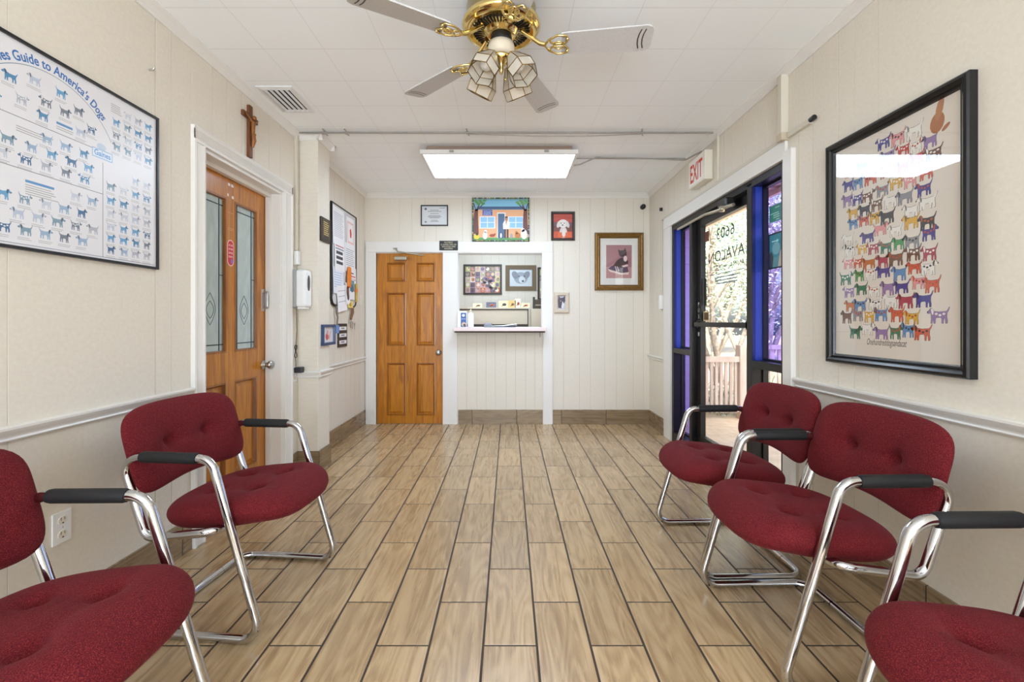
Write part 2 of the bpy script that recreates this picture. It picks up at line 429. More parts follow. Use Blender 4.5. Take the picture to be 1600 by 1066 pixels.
# pilaster standing out of the left wall
mb = MB(); mb.box(3.684, 3.92, 0, H, 0, .166); struct(mb.build('wall_pilaster', M_wall, M=on_left(0, 0), bevel=.004), 'square cream pilaster on the left wall', 'pilaster')
# right wall (x = -Y)
gr = [2.62, 2.5, 2.305, 2.2, 2.058, 5.25, 5.1] + seq(2.8, 4.9, [.155, .125, .17])
gr = [-q for q in gr]
mb = MB(); gwall(mb, -2.73, 2.75, 0, H, gr, .13); gwall(mb, -7.9, -4.65, 0, H, gr, .13); gwall(mb, -4.65, -2.73, 2.2, H, gr, .13)
struct(mb.build('wall_right', WM, M=on_right(0, 0)), 'cream panelled wall on the right', 'wall')
# back wall
gb = [-1.30, -1.15, -1.0, -.86, -.71, -.55, -.42, -.27, -.13, .02, .17, .30, .46, .65, .84, .97, 1.14, 1.28, 1.48, 1.6]
gu = [-.50, -.38, -.27, -.16, -.03, .08, .20, .31]
mb = MB()
gwall(mb, -1.88, -1.574, 0, H, gb); gwall(mb, -1.574, -.783, 2.04, H, gb); gwall(mb, -.783, -.61, 0, H, []); gwall(mb, -.61, .403, 2.04, H, gb)
gwall(mb, -.61, .403, 0, 1.09, gu); gwall(mb, .403, 1.79, 0, H, gb)
struct(mb.build('wall_back', WM, M=on_back(0, 0)), 'cream panelled wall at the far end', 'wall')
# rear wall behind the camera, with a window added for fill light
mb = MB(); mb.box(-1.9, 1.8, -2.75, -2.6, 0, .35); mb.box(-1.9, 1.8, -2.75, -2.6, 2.25, H); mb.box(-1.9, -1.45, -2.75, -2.6, .35, 2.25); mb.box(1.45, 1.8, -2.75, -2.6, .35, 2.25)
struct(mb.build('wall_rear', M_wall), 'cream wall behind the camera', 'wall')
w3 = struct(empty('window_fill'), 'unseen window added in the rear wall for fill light', 'window')
mb = MB()
for x in (-1.45, -.50, .44, 1.39): mb.box(x, x+.06, -2.70, -2.63, .35, 2.25)
for z in (.35, 2.19): mb.box(-1.45, 1.45, -2.70, -2.63, z, z+.06)
mb.build('added_window_frame', M_white, w3)
MB().quad((-1.45, -2.66, .35), (1.45, -2.66, .35), (1.45, -2.66, 2.25), (-1.45, -2.66, 2.25)).build('glass_pane', M_glass, w3)
# reception office behind the hatch
mb = MB(); gwall(mb, -1.9, 1.79, 0, H, seq(-1.8, 1.8, [.15, .13, .17])); struct(mb.build('wall_reception', WM, M=on_back(0, 0, 7.75)), 'cream panelled wall at the back of the reception office', 'wall')

# base tiles
def base_strip(mb, axis, at, a0, a1, out, joints, z1=.172, t=.011):
    cuts = [a0]+[j for j in joints if a0+.02 < j < a1-.02]+[a1]
    for p, q in zip(cuts, cuts[1:]):
        lo, hi = sorted((at, at+out*t))
        if axis == 'y': mb.box(lo, hi, p+.0012, q-.0012, 0, z1)
        else: mb.box(p+.0012, q-.0012, lo, hi, 0, z1)
    lo, hi = sorted((at, at+out*(t-.004)))
    if axis == 'y': mb.box(lo, hi, a0, a1, 0, z1-.002)
    else: mb.box(a0, a1, lo, hi, 0, z1-.002)
jy = [-2.1+.56*k for k in range(16)]
mb = MB(); base_strip(mb, 'y', XL, -2.59, 2.44, 1, jy); base_strip(mb, 'y', XL, 3.56, 3.684, 1, []); base_strip(mb, 'y', XL+.166, 3.674, 3.93, 1, [])
base_strip(mb, 'x', 3.684, XL, XL+.177, -1, []); base_strip(mb, 'y', XL, 3.92, 5.395, 1, [4.55, 4.95])
struct(mb.build('baseboard_left', M_base_y), 'wood look tile skirting along the left wall', 'skirting')
mb = MB(); base_strip(mb, 'y', XR, -2.59, 2.635, -1, jy); base_strip(mb, 'y', XR, 4.855, 5.395, -1, [])
struct(mb.build('baseboard_right', M_base_y), 'wood look tile skirting along the right wall', 'skirting')
mb = MB(); base_strip(mb, 'x', YB, -.60, .403, -1, [-.075]); base_strip(mb, 'x', YB, .522, 1.66, -1, [1.09])
struct(mb.build('baseboard_back', M_base_x), 'wood look tile skirting along the far wall', 'skirting')

# crown mouldings, chair rails
def crown(mb, axis, at, a0, a1, out):
    pr = [(0,0), (0,-.052), (.008,-.052), (.012,-.04), (.026,-.022), (.038,-.01), (.042,-.006), (.042,0)]
    if axis == 'y': mb.sweep([(at+out*p, H+q) for p, q in pr], 'y', a0, a1)
    else: mb.sweep([(at+out*p, H+q) for p, q in pr], 'x', a0, a1)
mb = MB(); crown(mb, 'y', XL, -2.6, 3.684, 1); crown(mb, 'y', XL+.166, 3.642, 3.962, 1); crown(mb, 'x', 3.684, XL, XL+.208, -1); crown(mb, 'x', 3.92, XL, XL+.208, 1); crown(mb, 'y', XL, 3.92, YB, 1)
struct(mb.build('trim_1', M_white), 'white crown moulding along the left wall', 'moulding')
mb = MB(); crown(mb, 'y', XR, -2.6, YB, -1); struct(mb.build('trim_2', M_white), 'white crown moulding along the right wall', 'moulding')
mb = MB(); crown(mb, 'x', YB, XL, XR, -1); struct(mb.build('trim_3', M_white), 'white crown moulding along the far wall', 'moulding')
RAIL = [(0,0), (.012,.002), (.016,.008), (.012,.014), (.014,.02), (.024,.034), (.030,.044), (.030,.052), (.018,.056), (0,.056)]
def rail(mb, at, a0, a1, out, z, s=1.0): mb.sweep([(at+out*p, z+q*s) for p, q in RAIL], 'y', a0, a1)
mb = MB(); rail(mb, XL, -2.6, 2.445, 1, .812); struct(mb.build('trim_4', M_white), 'white chair rail on the left wall in front of the glazed door', 'moulding')
mb = MB(); rail(mb, XL+.166, 3.664, 3.94, 1, .765); mb.sweep([(3.684-p, .765+q) for p, q in RAIL], 'x', XL, XL+.19); rail(mb, XL, 3.92, 5.40, 1, .755, .9)
struct(mb.build('trim_5', M_white), 'white chair rail around the pilaster and on to the far corner', 'moulding')
mb = MB(); rail(mb, XR, -2.6, 2.635, -1, .842); struct(mb.build('trim_6', M_white), 'white chair rail on the right wall below the dog poster', 'moulding')
mb = MB(); rail(mb, XR, 4.855, 5.40, -1, .785, .8); struct(mb.build('trim_7', M_white), 'short white chair rail in the far right corner', 'moulding')

# white casing around the inner door and the reception hatch
mb = MB()
mb.box(-1.695, -1.574, 0, 2.04, -.03, .022); mb.box(-.783, -.61, 0, 2.04, -.03, .02); mb.box(.403, .52, 0, 2.04, 0, .022); mb.box(-1.695, .52, 2.04, 2.165, 0, .024)
mb.box(-.61, -.60, 1.13, 2.04, -.14, .02); mb.box(.393, .403, 1.13, 2.04, -.14, .02); mb.box(-.61, .403, 2.03, 2.04, -.14, .02); mb.box(-1.574, -.783, 2.03, 2.04, -.14, 0)
struct(mb.build('trim_8', M_white, M=on_back(0, 0), bevel=.003), 'white casing around the inner door and the reception hatch', 'moulding')

# ------------------------------------------------------------------ door_1: glazed wooden door in the left wall
M_leaded = noisy('frosted_leaded_glass', (184,196,192), (168,182,178), 9, .22, stretch=(3,1,1), bumps=.25, dist=.004)
M_bevelglass = noisy('textured_border_glass', (206,216,210), (186,198,194), 60, .2, bumps=.3)
M_lead = mat('lead_came', (58,66,72), .5, .3)
d1 = struct(empty('door_1', on_left(2.98, 0)), 'glazed wooden door in the left wall with frosted leaded panes', 'door')
mb = MB()
def fluted(x0, x1):
    n = 5; w = x1-x0; pr = [(x0, 0), (x0, .024), (x0+.012, .026)]
    for k in range(n):
        a = x0+.02+(w-.04)*k/n; b2 = x0+.02+(w-.04)*(k+1)/n
        pr += [(a+.001, .022), (a+.006, .016), (b2-.006, .016), (b2-.001, .022)]
    return pr+[(x1-.012, .026), (x1, .024), (x1, 0)]
mb.sweep(fluted(-.534, -.445), 'y', 0, 2.195); mb.sweep(fluted(.445, .575), 'y', 0, 2.195)
pr = [(p-(-.534)+2.195, q) for p, q in fluted(-.534, -.445)]
mb.sweep([(a, q) for a, q in pr], 'x', -.534, .575)
mb.build('casing', M_white, d1)
mb = MB(); mb.box(-.45, -.43, 0, 2.19, -.17, .004); mb.box(.43, .45, 0, 2.19, -.17, .004); mb.box(-.45, .45, 2.175, 2.195, -.17, .004)
mb.box(-.43, -.415, 0, 2.175, -.108, -.07); mb.box(.415, .43, 0, 2.175, -.108, -.07); mb.box(-.43, .43, 2.15, 2.175, -.108, -.07)
mb.build('jamb', M_white, d1, bevel=.002)
mb = MB(); z0, z1 = -.155, -.112
ST = [(-.43, -.315), (-.045, .045), (.315, .43)]
for a, q in ST: mb.box(a, q, .005, 2.172, z0, z1)
for x0, x1 in ((-.315, -.045), (.045, .315)):
    for a, q in ((.005, .2), (.83, 1.02), (2.02, 2.172)): mb.box(x0, x1, a, q, z0, z1)
def panel(mb, x0, x1, y0, y1, zb, zt, m=0, md=1):
    """moulding sloping down into a recess and a raised field"""
    w, h = x1-x0, y1-y0; o = MB(); frame_ring(o, w, h, [(0, zt), (.012, zt+.002), (.02, zb+.004), (.026, zb), (.026, zb-.004), (0, zb-.004)])
    cx, cy = (x0+x1)/2, (y0+y1)/2
    mb.add([(x+cx, y+cy, z) for x, y, z in o.v], o.f, md)
    mb.box(x0, x1, y0, y1, zb-.012, zb, m)
    i = .05; a = [(x0+.03, y0+.03), (x1-.03, y0+.03), (x1-.03, y1-.03), (x0+.03, y1-.03)]; bq = [(x0+i, y0+i), (x1-i, y0+i), (x1-i, y1-i), (x0+i, y1-i)]
    vs = [(x, y, zb) for x, y in a]+[(x, y, zb+.008) for x, y in bq]
    mb.add(vs, [(0,1,5,4), (1,2,6,5), (2,3,7,6), (3,0,4,7), (4,5,6,7)], m)
for a, q in ((-.315, -.045), (.045, .315)): panel(mb, a, q, .2, .83, z1-.022, z1)
slab = mb.build('slab', [M_doorwood, M_doorwood_dark], d1)
for a, q in ((-.315, -.045), (.045, .315)):
    mb = MB(); o = MB(); frame_ring(o, q-a, 1.0, [(0, z1+.003), (.012, z1+.003), (.016, z1-.012), (0, z1-.012)])
    mb.add([(x+(a+q)/2, y+1.52, z) for x, y, z in o.v], o.f, 0); mb.build('glass_stop', M_doorwood_dark, d1)
    mb = MB(); mb.box(a, q, 1.02, 2.02, z1-.025, z1-.017); pane = mb.build('glass_pane', M_leaded, d1)
    mb = MB(); zc = z1-.016
    for x in (a+.05, q-.05): mb.box(x-.003, x+.003, 1.02, 2.02, zc-.002, zc+.002)
    for y in (1.075, 1.965): mb.box(a, q, y-.003, y+.003, zc-.002, zc+.002)
    for x0, x1 in ((a, a+.05), (q-.05, q)): mb.box(x0, x1, 1.515, 1.52, zc-.002, zc+.002)
    cx = (a+q)/2
    for k in (-1, 1):
        mb.tube([(cx+k*(.05*math.sin(PI*t/12)), 1.20+.20*t/12, zc) for t in range(13)], .0012, 5)
        mb.tube([(cx+k*(.035*math.sin(PI*t/12)), 1.24+.11*t/12, zc) for t in range(13)], .0012, 5)
    mb.build('leading', M_lead, pane)
mb = MB(); mb.lathe([(.001,0), (.033,0), (.033,.006), (.014,.01), (.012,.03), (.022,.036), (.031,.05), (.030,.062), (.02,.07), (.001,.072)], 24, (.395, .90, z1)); mb.build('knob', M_steel, d1)
mb = MB(); mb.box(.377, .405, 1.30, 1.46, z1, z1+.005); mb.tube(fillet([(.391, 1.32, z1), (.391, 1.32, z1+.035), (.391, 1.44, z1+.035), (.391, 1.44, z1)], .014, 6), .006, 10); mb.build('pull_handle', M_steel, d1)
cv = Canvas(); cv.poly([(x, y) for x, y in [(.036*math.cos(a), .05*(1 if math.sin(a) > 0 else -1)+.036*math.sin(a)) for a in [2*PI*(k+.5)/28 for k in range(28)]]], (236,190,190), 1)
cv.poly([(x, y) for x, y in [(.030*math.cos(a), .05*(1 if math.sin(a) > 0 else -1)+.030*math.sin(a)) for a in [2*PI*(k+.5)/28 for k in range(28)]]], (196,36,40), 2)
for y, t in ((.05, 'IN CASE'), (.025, 'OF FIRE'), (.0, 'SAVE'), (-.025, 'OUR PETS')): cv.text(t, 0, y-.006, .018, (250,235,235), 3, width=.045)
cv.rect(.002, .024, -.068, -.04, (120,110,190), 3)
o = cv.build('pet_sticker', d1); o.location = (0, 1.67, z1+.0006); o['label'] = 'red oval sticker with white lettering'
cv = Canvas()
for y, x0, x1 in ((2.115, -.028, -.005), (2.115, .005, .03), (2.045, -.036, -.02), (2.04, .012, .034)): cv.rect(x0, x1, y-.01, y+.008, (226,214,204), 1)
for y in (1.83, 1.82, 1.93): cv.rect(-.03, .03, y, y+.003, (206,150,90), 1)
o = cv.build('tape_scrap', d1); o.location = (0, 0, z1+.0006); o['label'] = 'white scraps of old tape'

# ------------------------------------------------------------------ door_2: six-panel door in the far wall
d2 = struct(empty('door_2', on_back(-1.1785, 0, YB)), 'six panel stained wooden door in the far wall', 'door')
mb = MB(); z1 = -.012; z0 = -.052; xs = [(-.392, -.275), (-.046, .078), (.303, .392)]
for a, q in xs: mb.box(a, q, .006, 2.03, z0, z1)
for x0, x1 in ((-.275, -.046), (.078, .303)):
    for a, q in ((.006, .10), (.73, .93), (1.566, 1.69), (1.924, 2.03)): mb.box(x0, x1, a, q, z0, z1)
for x0, x1 in ((-.275, -.046), (.078, .303)):
    for y0, y1 in ((.10, .73), (.93, 1.566), (1.69, 1.924)): panel(mb, x0, x1, y0, y1, z1-.014, z1)
mb.build('slab', [M_doorwood, M_doorwood_dark], d2)
mb = MB(); mb.lathe([(.001,0), (.034,0), (.034,.006), (.014,.01), (.012,.03), (.022,.036), (.031,.05), (.030,.062), (.02,.07), (.001,.072)], 24, (.343, .853, z1)); mb.build('knob', M_steel, d2)
M_closer = mat('closer_alloy', (176,168,150), .35, .7)
mb = MB(); mb.box(-.175, -.03, 1.945, 1.99, z1, z1+.055); mb.build('door_closer', M_closer, d2, bevel=.008)
mb = MB(); mb.box(-.19, -.14, 2.075, 2.09, .024, .034); mb.tube([(-.16, 2.082, .03), (-.12, 2.035, .075)], .008, 8); mb.tube([(-.13, 2.04, .075), (.18, 1.995, .06)], .009, 8); mb.build('closer_arm', M_closer, d2)

# ------------------------------------------------------------------ door_3, window_1, window_2: aluminium shop front in the right wall
def RX(y): return 3.65-y
FRONT = on_right(3.65, 0)
mb = MB(); D0, D1 = -.115, .004
for ya, yb in ((4.65, 4.60), (4.20, 4.145), (3.185, 3.125), (2.785, 2.73)): mb.box(RX(ya), RX(yb), 0, 2.2, D0, D1)
mb.box(RX(4.65), RX(2.73), 2.145, 2.2, D0, D1)
struct(mb.build('trim_9', M_dark_alu, M=FRONT, bevel=.002), 'dark aluminium shop front frame around the glass door', 'frame')
mb = MB(); mb.box(RX(4.85), RX(4.65), 0, 2.2, 0, .022); mb.box(RX(2.73), RX(2.645), 0, 2.235, 0, .03); mb.box(RX(4.85), RX(2.72), 2.2, 2.31, 0, .02); mb.box(RX(4.85), RX(2.72), 2.195, 2.215, 0, .028)
struct(mb.build('trim_10', M_white, M=FRONT, bevel=.003), 'white casing around the shop front', 'moulding')
def sidelight(name, ya, yb, lower_mat, label):
    w = struct(empty(name, FRONT), label, 'window')
    mb = MB(); mb.box(RX(ya), RX(yb), .905, .955, D0, .002); mb.box(RX(ya), RX(yb), 0, .10, D0, .002)
    g0 = -.09
    for y0, y1 in ((.10, .905), (.955, 2.145)):
        o = MB(); frame_ring(o, ya-yb, y1-y0, [(0, g0+.02), (.014, g0+.02), (.014, g0-.014), (0, g0-.014)])
        mb.add([(x+(RX(ya)+RX(yb))/2, y+(y0+y1)/2, z) for x, y, z in o.v], o.f)
    mb.build('sash', M_dark_alu, w)
    mb = MB(); mb.box(RX(ya)-.0, RX(ya)+.003, .955, 2.145, -.072, -.022); mb.box(RX(ya)-.0, RX(ya)+.0025, .955, 2.145, -.020, -.001, 1); mb.build('reflection_strip', [mat('blue_reflection_paint', (42,68,158), .3), mat('navy_reflection_paint', (28,36,92), .3)], w)  # blue light reflected off the tinted film, painted on as coloured strips
    for (y0, y1), m in (((.10, .905), lower_mat), ((.955, 2.145), M_film)):
        mb = MB(); mb.quad((RX(ya), y0, g0), (RX(yb), y0, g0), (RX(yb), y1, g0), (RX(ya), y1, g0)); mb.build('glass_pane', m, w)
    return w
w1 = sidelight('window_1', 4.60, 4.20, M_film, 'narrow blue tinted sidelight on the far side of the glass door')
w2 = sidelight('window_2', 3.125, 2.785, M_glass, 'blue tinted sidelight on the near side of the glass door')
d3 = struct(empty('door_3', FRONT), 'dark aluminium glass entrance door in the right wall', 'door')
mb = MB(); a0, a1 = RX(4.14), RX(3.19); q0, q1 = -.085, -.04
mb.box(a0, a0+.085, .01, 2.14, q0, q1); mb.box(a1-.085, a1, .01, 2.14, q0, q1); mb.box(a0, a1, .01, .20, q0, q1); mb.box(a0, a1, 2.065, 2.14, q0, q1)
mb.build('door_leaf', M_dark_alu, d3, bevel=.002)
mb = MB(); mb.box(a0+.03, a1-.03, 1.175, 1.215, -.045, .0); mb.box(a0+.03, a0+.06, 1.165, 1.225, -.05, -.02); mb.box(a1-.06, a1-.03, 1.165, 1.225, -.05, -.02); mb.build('push_bar', M_dark_alu, d3, bevel=.003)
mb = MB(); mb.quad((a0+.085, .2, -.065), (a1-.085, .2, -.065), (a1-.085, 2.065, -.065), (a0+.085, 2.065, -.065)); pane = mb.build('glass_pane', M_glass, d3)
cv = Canvas(); ink = (24,30,46); gc = (a0+a1)/2
cv.text('6603', gc+.02, 1.90, .13, ink, 1, width=.30, mirror=True)
cv.text('AVALON', gc+.02, 1.72, .13, ink, 1, width=.60, mirror=True)
cv.text('ANIMAL HOSPITAL', gc+.02, 1.64, .07, ink, 1, width=.60, mirror=True)
cv.line(gc-.26, 1.615, gc+.32, 1.615, .006, (60,80,110), 1)
for y, w in ((1.58, .4), (1.555, .34), (1.53, .36)): cv.rect(gc+.03-w/2, gc+.03+w/2, y, y+.01, (110,126,140), 1)
o = cv.build('lettering', d3); o.location = (0, 0, -.064); o['label'] = 'dark lettering on the door glass, reading backwards from inside'
cv = Canvas()
cv.rect(a0+.12, a0+.20, 1.92, 2.01, (110,58,36), 1); cv.rect(a0+.10, a0+.15, 1.36, 1.60, (30,22,20), 1); cv.rect(a0+.09, a0+.20, 1.225, 1.31, (220,200,150), 1); cv.rect(a0+.10, a0+.19, 1.235, 1.30, (96,66,40), 2)
o = cv.build('door_sticker', d3); o.location = (0, 0, -.0635); o['label'] = 'brown stickers along the edge of the door glass'
cv = Canvas()
for k, ch in enumerate('PUSH'): cv.text(ch, 0, -.055*k, .05, (214,214,210), 1)
cv.rect(-.012, .012, -.27, -.235, (190,190,186), 1)
o = cv.build('push_lettering', d3); o.location = (a0+.045, 1.36, q1+.001)
mb = MB(); mb.box(RX(3.52), RX(3.38), 2.085, 2.15, -.01, .06); mb.build('door_closer', mat('closer_black', (30,28,26), .4), d3, bevel=.012)
mb = MB(); mb.tube([(RX(3.46), 2.09, .05), (RX(3.30), 2.07, .04)], .012, 8); mb.tube([(RX(3.45), 2.075, .05), (RX(3.62), 2.07, .115), (RX(4.14), 2.06, .13)], .011, 10); mb.lathe([(.001,-.02), (.02,-.02), (.02,.02), (.001,.02)], 14, (RX(3.45), 2.075, .055), M=Matrix.Rotation(PI/2, 4, 'X')); mb.build('closer_arm', M_closer, d3)

# notices stuck on the near sidelight
cv = Canvas(); cv.rect(-.066, .066, -.10, .10, (54,142,124), 1)
for y, x0, x1 in ((.065, .0, .05), (.0, -.055, .04), (-.025, -.02, .05), (-.05, -.02, .05), (-.08, .01, .05)): cv.rect(x0, x1, y-.006, y+.006, (170,214,204), 2)
cv.v = [(x, y*.55, z) for x, y, z in cv.v]; o = cv.build('window_notice'); o.matrix_world = on_right(3.005, 1.938, XR+.0885); tag(o, 'green notice with pale lines stuck on the blue sidelight', 'notice')
cv = Canvas(); cv.rect(-.078, .078, -.17, .17, (20,26,40), 1); cv.rect(-.066, .066, -.06, .155, (58,140,160), 2); cv.rect(-.066, .066, -.155, -.06, (96,150,160), 2)
cv.poly([(-.066,-.155), (-.03,-.155), (-.02,-.06), (-.04,.0), (-.066,-.02)], (60,74,84), 3); cv.poly([(.03,-.155), (.066,-.155), (.066,.0), (.05,-.02), (.04,-.09)], (196,188,180), 3)
cv.oval(.01, .02, .045, .06, (120,176,190), 3); cv.rect(-.04, .03, .085, .095, (190,226,232), 3); cv.oval(.025, .09, .012, .012, (150,230,240), 4)
cv.v = [(x, y*.70, z) for x, y, z in cv.v]; o = cv.build('window_poster'); o.matrix_world = on_right(3.003, 1.69, XR+.0885); tag(o, 'teal poster with a black border stuck below the green notice', 'poster')

# ------------------------------------------------------------------ outside: porch, fence, trees
M_slabout = noisy('porch_concrete', (226,206,176), (206,184,152), 7, .8, bumps=.2)
M_soil = noisy('leafy_ground', (206,190,164), (160,142,120), 9, .95, bumps=.4)
M_fence = noisy('weathered_fence_wood', (206,188,178), (172,152,142), 14, .8, stretch=(1,1,.15))
M_bark = noisy('tree_bark', (168,156,142), (120,108,96), 24, .9, bumps=.4)
M_siding = mat('lilac_siding', (206,190,200), .6)
M_soffit = mat('porch_soffit', (236,208,180), .6)
leafm = []
for i, (c1, c2) in enumerate((((146,166,130), (190,204,176)), ((122,146,110), (170,188,150)), ((168,174,152), (212,216,196)))):
    m = noisy('leaf_green_%s' % 'abc'[i], c1, c2, 3, .55); leafm.append(m)
    m.node_tree.nodes['Principled BSDF'].inputs['Subsurface Weight'].default_value = 0.0
mb = MB(); mb.box(1.80, 3.3, -6, 9, -.12, -.02); struct(mb.build('floor_porch', M_slabout), 'pale concrete porch outside the glass door', 'floor')
mb = MB(); mb.box(3.3, 40, -12, 40, -.3, -.06); mb.box(1.8, 3.3, 9, 40, -.3, -.06); struct(mb.build('ground', M_soil), 'leaf strewn ground outside', 'ground')
mb = MB(); mb.box(-12, 12, -26, -2.76, -.3, -.04); struct(mb.build('unseen_ground_rear', mat('pale_bounce_ground', (196,196,194), .8)), 'unseen pale ground put outside the added rear window', 'ground')  # unseen ground, kept pale to bounce sun in through the added window
mb = MB(); mb.box(1.80, 2.5, -3, 6.9, 2.45, 2.5); mb.box(2.46, 2.5, -3, 6.9, 2.40, 2.62)
for k in range(20): mb.box(1.80, 2.46, -2.6+.48*k, -2.57+.48*k, 2.44, 2.45, 1)
struct(mb.build('ceiling_porch', [M_soffit, mat('soffit_seam', (170,140,116), .7)]), 'peach boarded soffit over the porch', 'ceiling')
mb = MB()
for k in range(24): mb.sweep([(6.02, .0+.11*k), (6.0, .0+.11*k), (6.018, .11+.11*k), (6.04, .11+.11*k)], 'x', 1.81, 2.5)
mb.box(1.81, 2.5, 6.04, 6.2, 0, 2.64); struct(mb.build('wall_wing', M_siding), 'lilac sided wing wall beyond the porch', 'wall')

def railing(name, label, x0, x1, y, h, n, base, post=True, pw=.045):
    t = thing(name, label, 'fence', T(0, 0, 0))
    for k in range(n):
        mb = MB(); x = x0+(x1-x0)*(k+.5)/n; mb.box(x-pw/2, x+pw/2, y-.012, y+.012, base+.05, h-.035); mb.build('picket', M_fence, t)
    for z in (base+.10, h-.04): mb = MB(); mb.box(x0-.02, x1+.02, y-.045, y-.012, z-.03, z+.04); mb.build('rail', M_fence, t)
    if post:
        mb = MB(); mb.box(x1+.0, x1+.15, y-.06, y+.06, base-.03, h+.14); mb.build('post', M_fence, t)
    return t
railing('porch_railing', 'weathered picket railing beyond the glass door', 2.50, 2.93, 5.82, .775, 7, .0, True, .034)
railing('yard_fence', 'pale picket fence seen through the near blue sidelight', 3.6, 5.6, 7.2, .85, 16, -.05, False, .07)

def tree(name, label, x, y, h, stems, spread, nleaf, lm, seed, lean=(0,0), z0=-.06, r0=.05, lsize=.06, lo=.25):
    rg = random.Random(seed); t = thing(name, label, 'tree', T(x, y, z0)); tips = []
    mb = MB()
    for s in range(stems):
        a = 2*PI*s/stems+rg.uniform(-.4, .4); p = Vector((.08*math.cos(a), .08*math.sin(a), 0)); d = Vector((math.cos(a)*.28+lean[0], math.sin(a)*.28+lean[1], 1)).normalized()
        path = [p.copy()]; n = 7
        for k in range(n):
            d = (d+Vector((rg.uniform(-.16, .16), rg.uniform(-.16, .16), .04))).normalized(); p = p+d*h/n*.95; path.append(p.copy())
            if k >= 2:
                for _ in range(2):
                    bd = (d+Vector((rg.uniform(-1, 1), rg.uniform(-1, 1), rg.uniform(-.1, .7)))).normalized(); bl = h*.22*rg.uniform(.6, 1.2)
                    bp = [p.copy(), p+bd*bl*.5+Vector((0, 0, .03)), p+bd*bl+Vector((0, 0, -.02))]; mb.tube(bp, [r0*.34, r0*.2, r0*.1], 5); tips += bp[1:]
        mb.tube(path, [r0*(1-.75*k/n) for k in range(n+1)], 7); tips += path[3:]
    mb.build('trunk', M_bark, t)
    mb = MB()
    for _ in range(nleaf):
        c = rg.choice(tips); c = c+Vector((rg.gauss(0, spread), rg.gauss(0, spread), rg.gauss(0, spread)))
        if c.z < h*lo: continue
        u = Vector((rg.uniform(-1, 1), rg.uniform(-1, 1), rg.uniform(-.6, .6))).normalized(); w = u.orthogonal().normalized(); s = lsize*rg.uniform(.6, 1.3)
        mb.add([c-u*s, c+w*s*.45, c+u*s, c-w*s*.45], [(0,1,2,3)])
    mb.build('foliage', lm, t); return t
tree('porch_tree', 'many stemmed tree right behind the picket railing', 3.25, 6.75, 3.6, 5, .20, 5200, leafm[2], 3, (.05, 0), lsize=.030)
tree('yard_tree', 'many stemmed tree beyond the pale picket fence', 4.7, 8.6, 4.2, 4, .28, 5200, leafm[0], 5, lsize=.038, r0=.06)
tree('broad_tree', 'broad leafy tree far behind the wing wall', 6.0, 13.6, 5.2, 4, .45, 8000, leafm[1], 8, lsize=.060, r0=.08, lo=.1)
tree('tall_tree', 'tall leafy tree at the right edge of the yard', 9.4, 12.0, 6.0, 4, .5, 7000, leafm[0], 11, lsize=.07, r0=.09, lo=.1)
tree('backing_tree', 'dense green tree at the back of the yard', 8.2, 19.0, 6.4, 5, .7, 8000, leafm[0], 14, lsize=.11, r0=.1, lo=.05)
def shrub(name, label, x, y, r, n, lm, seed):
    rg = random.Random(seed); t = thing(name, label, 'shrub', T(x, y, -.06)); mb = MB()
    for k in range(9): mb.tube([(0,0,0), (rg.uniform(-r,r)*.6, rg.uniform(-r,r)*.6, r*rg.uniform(.6,1.2))], .008, 5)
    mb.build('stem', M_bark, t); mb = MB()
    for _ in range(n):
        d = Vector((rg.gauss(0,1), rg.gauss(0,1), abs(rg.gauss(0,1)))).normalized()*r*rg.uniform(.4, 1); u = Vector((rg.uniform(-1,1), rg.uniform(-1,1), rg.uniform(-1,1))).normalized(); w = u.orthogonal().normalized(); s = .045*rg.uniform(.6,1.3)
        mb.add([d-u*s, d+w*s*.5, d+u*s, d-w*s*.5], [(0,1,2,3)])
    mb.build('foliage', lm, t)
shrub('garden_shrub', 'small shrub growing behind the picket railing', 2.9, 6.35, .42, 900, leafm[2], 21)
shrub('garden_shrub', 'low shrub beside the foot of the pale picket fence', 3.9, 6.9, .38, 700, leafm[0], 22)

# ================================================================== chairs
def superquad(a, b, c, e_plan, e_vert, nu=96, nv=40):
    def sp(v, e): return math.copysign(abs(v)**e, v)
    vs = []
    for i in range(nv+1):
        t = -PI/2+PI*i/nv
        for j in range(nu):
            p = 2*PI*j/nu
            k = abs(math.cos(t))**e_vert
            vs.append([a*k*sp(math.cos(p), e_plan), b*k*sp(math.sin(p), e_plan), c*sp(math.sin(t), e_vert)])
    fs = [(i*nu+j, i*nu+(j+1) % nu, (i+1)*nu+(j+1) % nu, (i+1)*nu+j) for i in range(nv) for j in range(nu)]
    return vs, fs
def grid_pillow(a, b, ct, cb, pexp, n=44):
    """pillow from a rounded-rectangle disc grid: top height ct, bottom depth cb"""
    vs = []; fs = []
    rings = 22; nu = 88
    def edge(p, r):
        cx, sy = math.cos(p), math.sin(p)
        k = (abs(cx)**pexp+abs(sy)**pexp)**(-1/pexp)
        return a*r*cx*k, b*r*sy*k
    for side in (1, -1):
        base = len(vs)
        for i in range(rings+1):
            r = math.sin(PI/2*i/rings) if i else 1e-4
            for j in range(nu):
                x, y = edge(2*PI*j/nu, r); q = max(0.0, 1-r**4.6)**.5
                vs.append([x, y, side*(ct if side > 0 else cb)*q])
        for i in range(rings):
            for j in range(nu):
                f = (base+i*nu+j, base+i*nu+(j+1) % nu, base+(i+1)*nu+(j+1) % nu, base+(i+1)*nu+j)
                fs.append(f if side > 0 else f[::-1])
    return vs, fs
def weld(o):
    bm = bmesh.new(); bm.from_mesh(o.data); bmesh.ops.remove_doubles(bm, verts=bm.verts, dist=2e-4); bmesh.ops.recalc_face_normals(bm, faces=bm.faces)
    for f in bm.faces: f.smooth = True
    bm.to_mesh(o.data); bm.free()
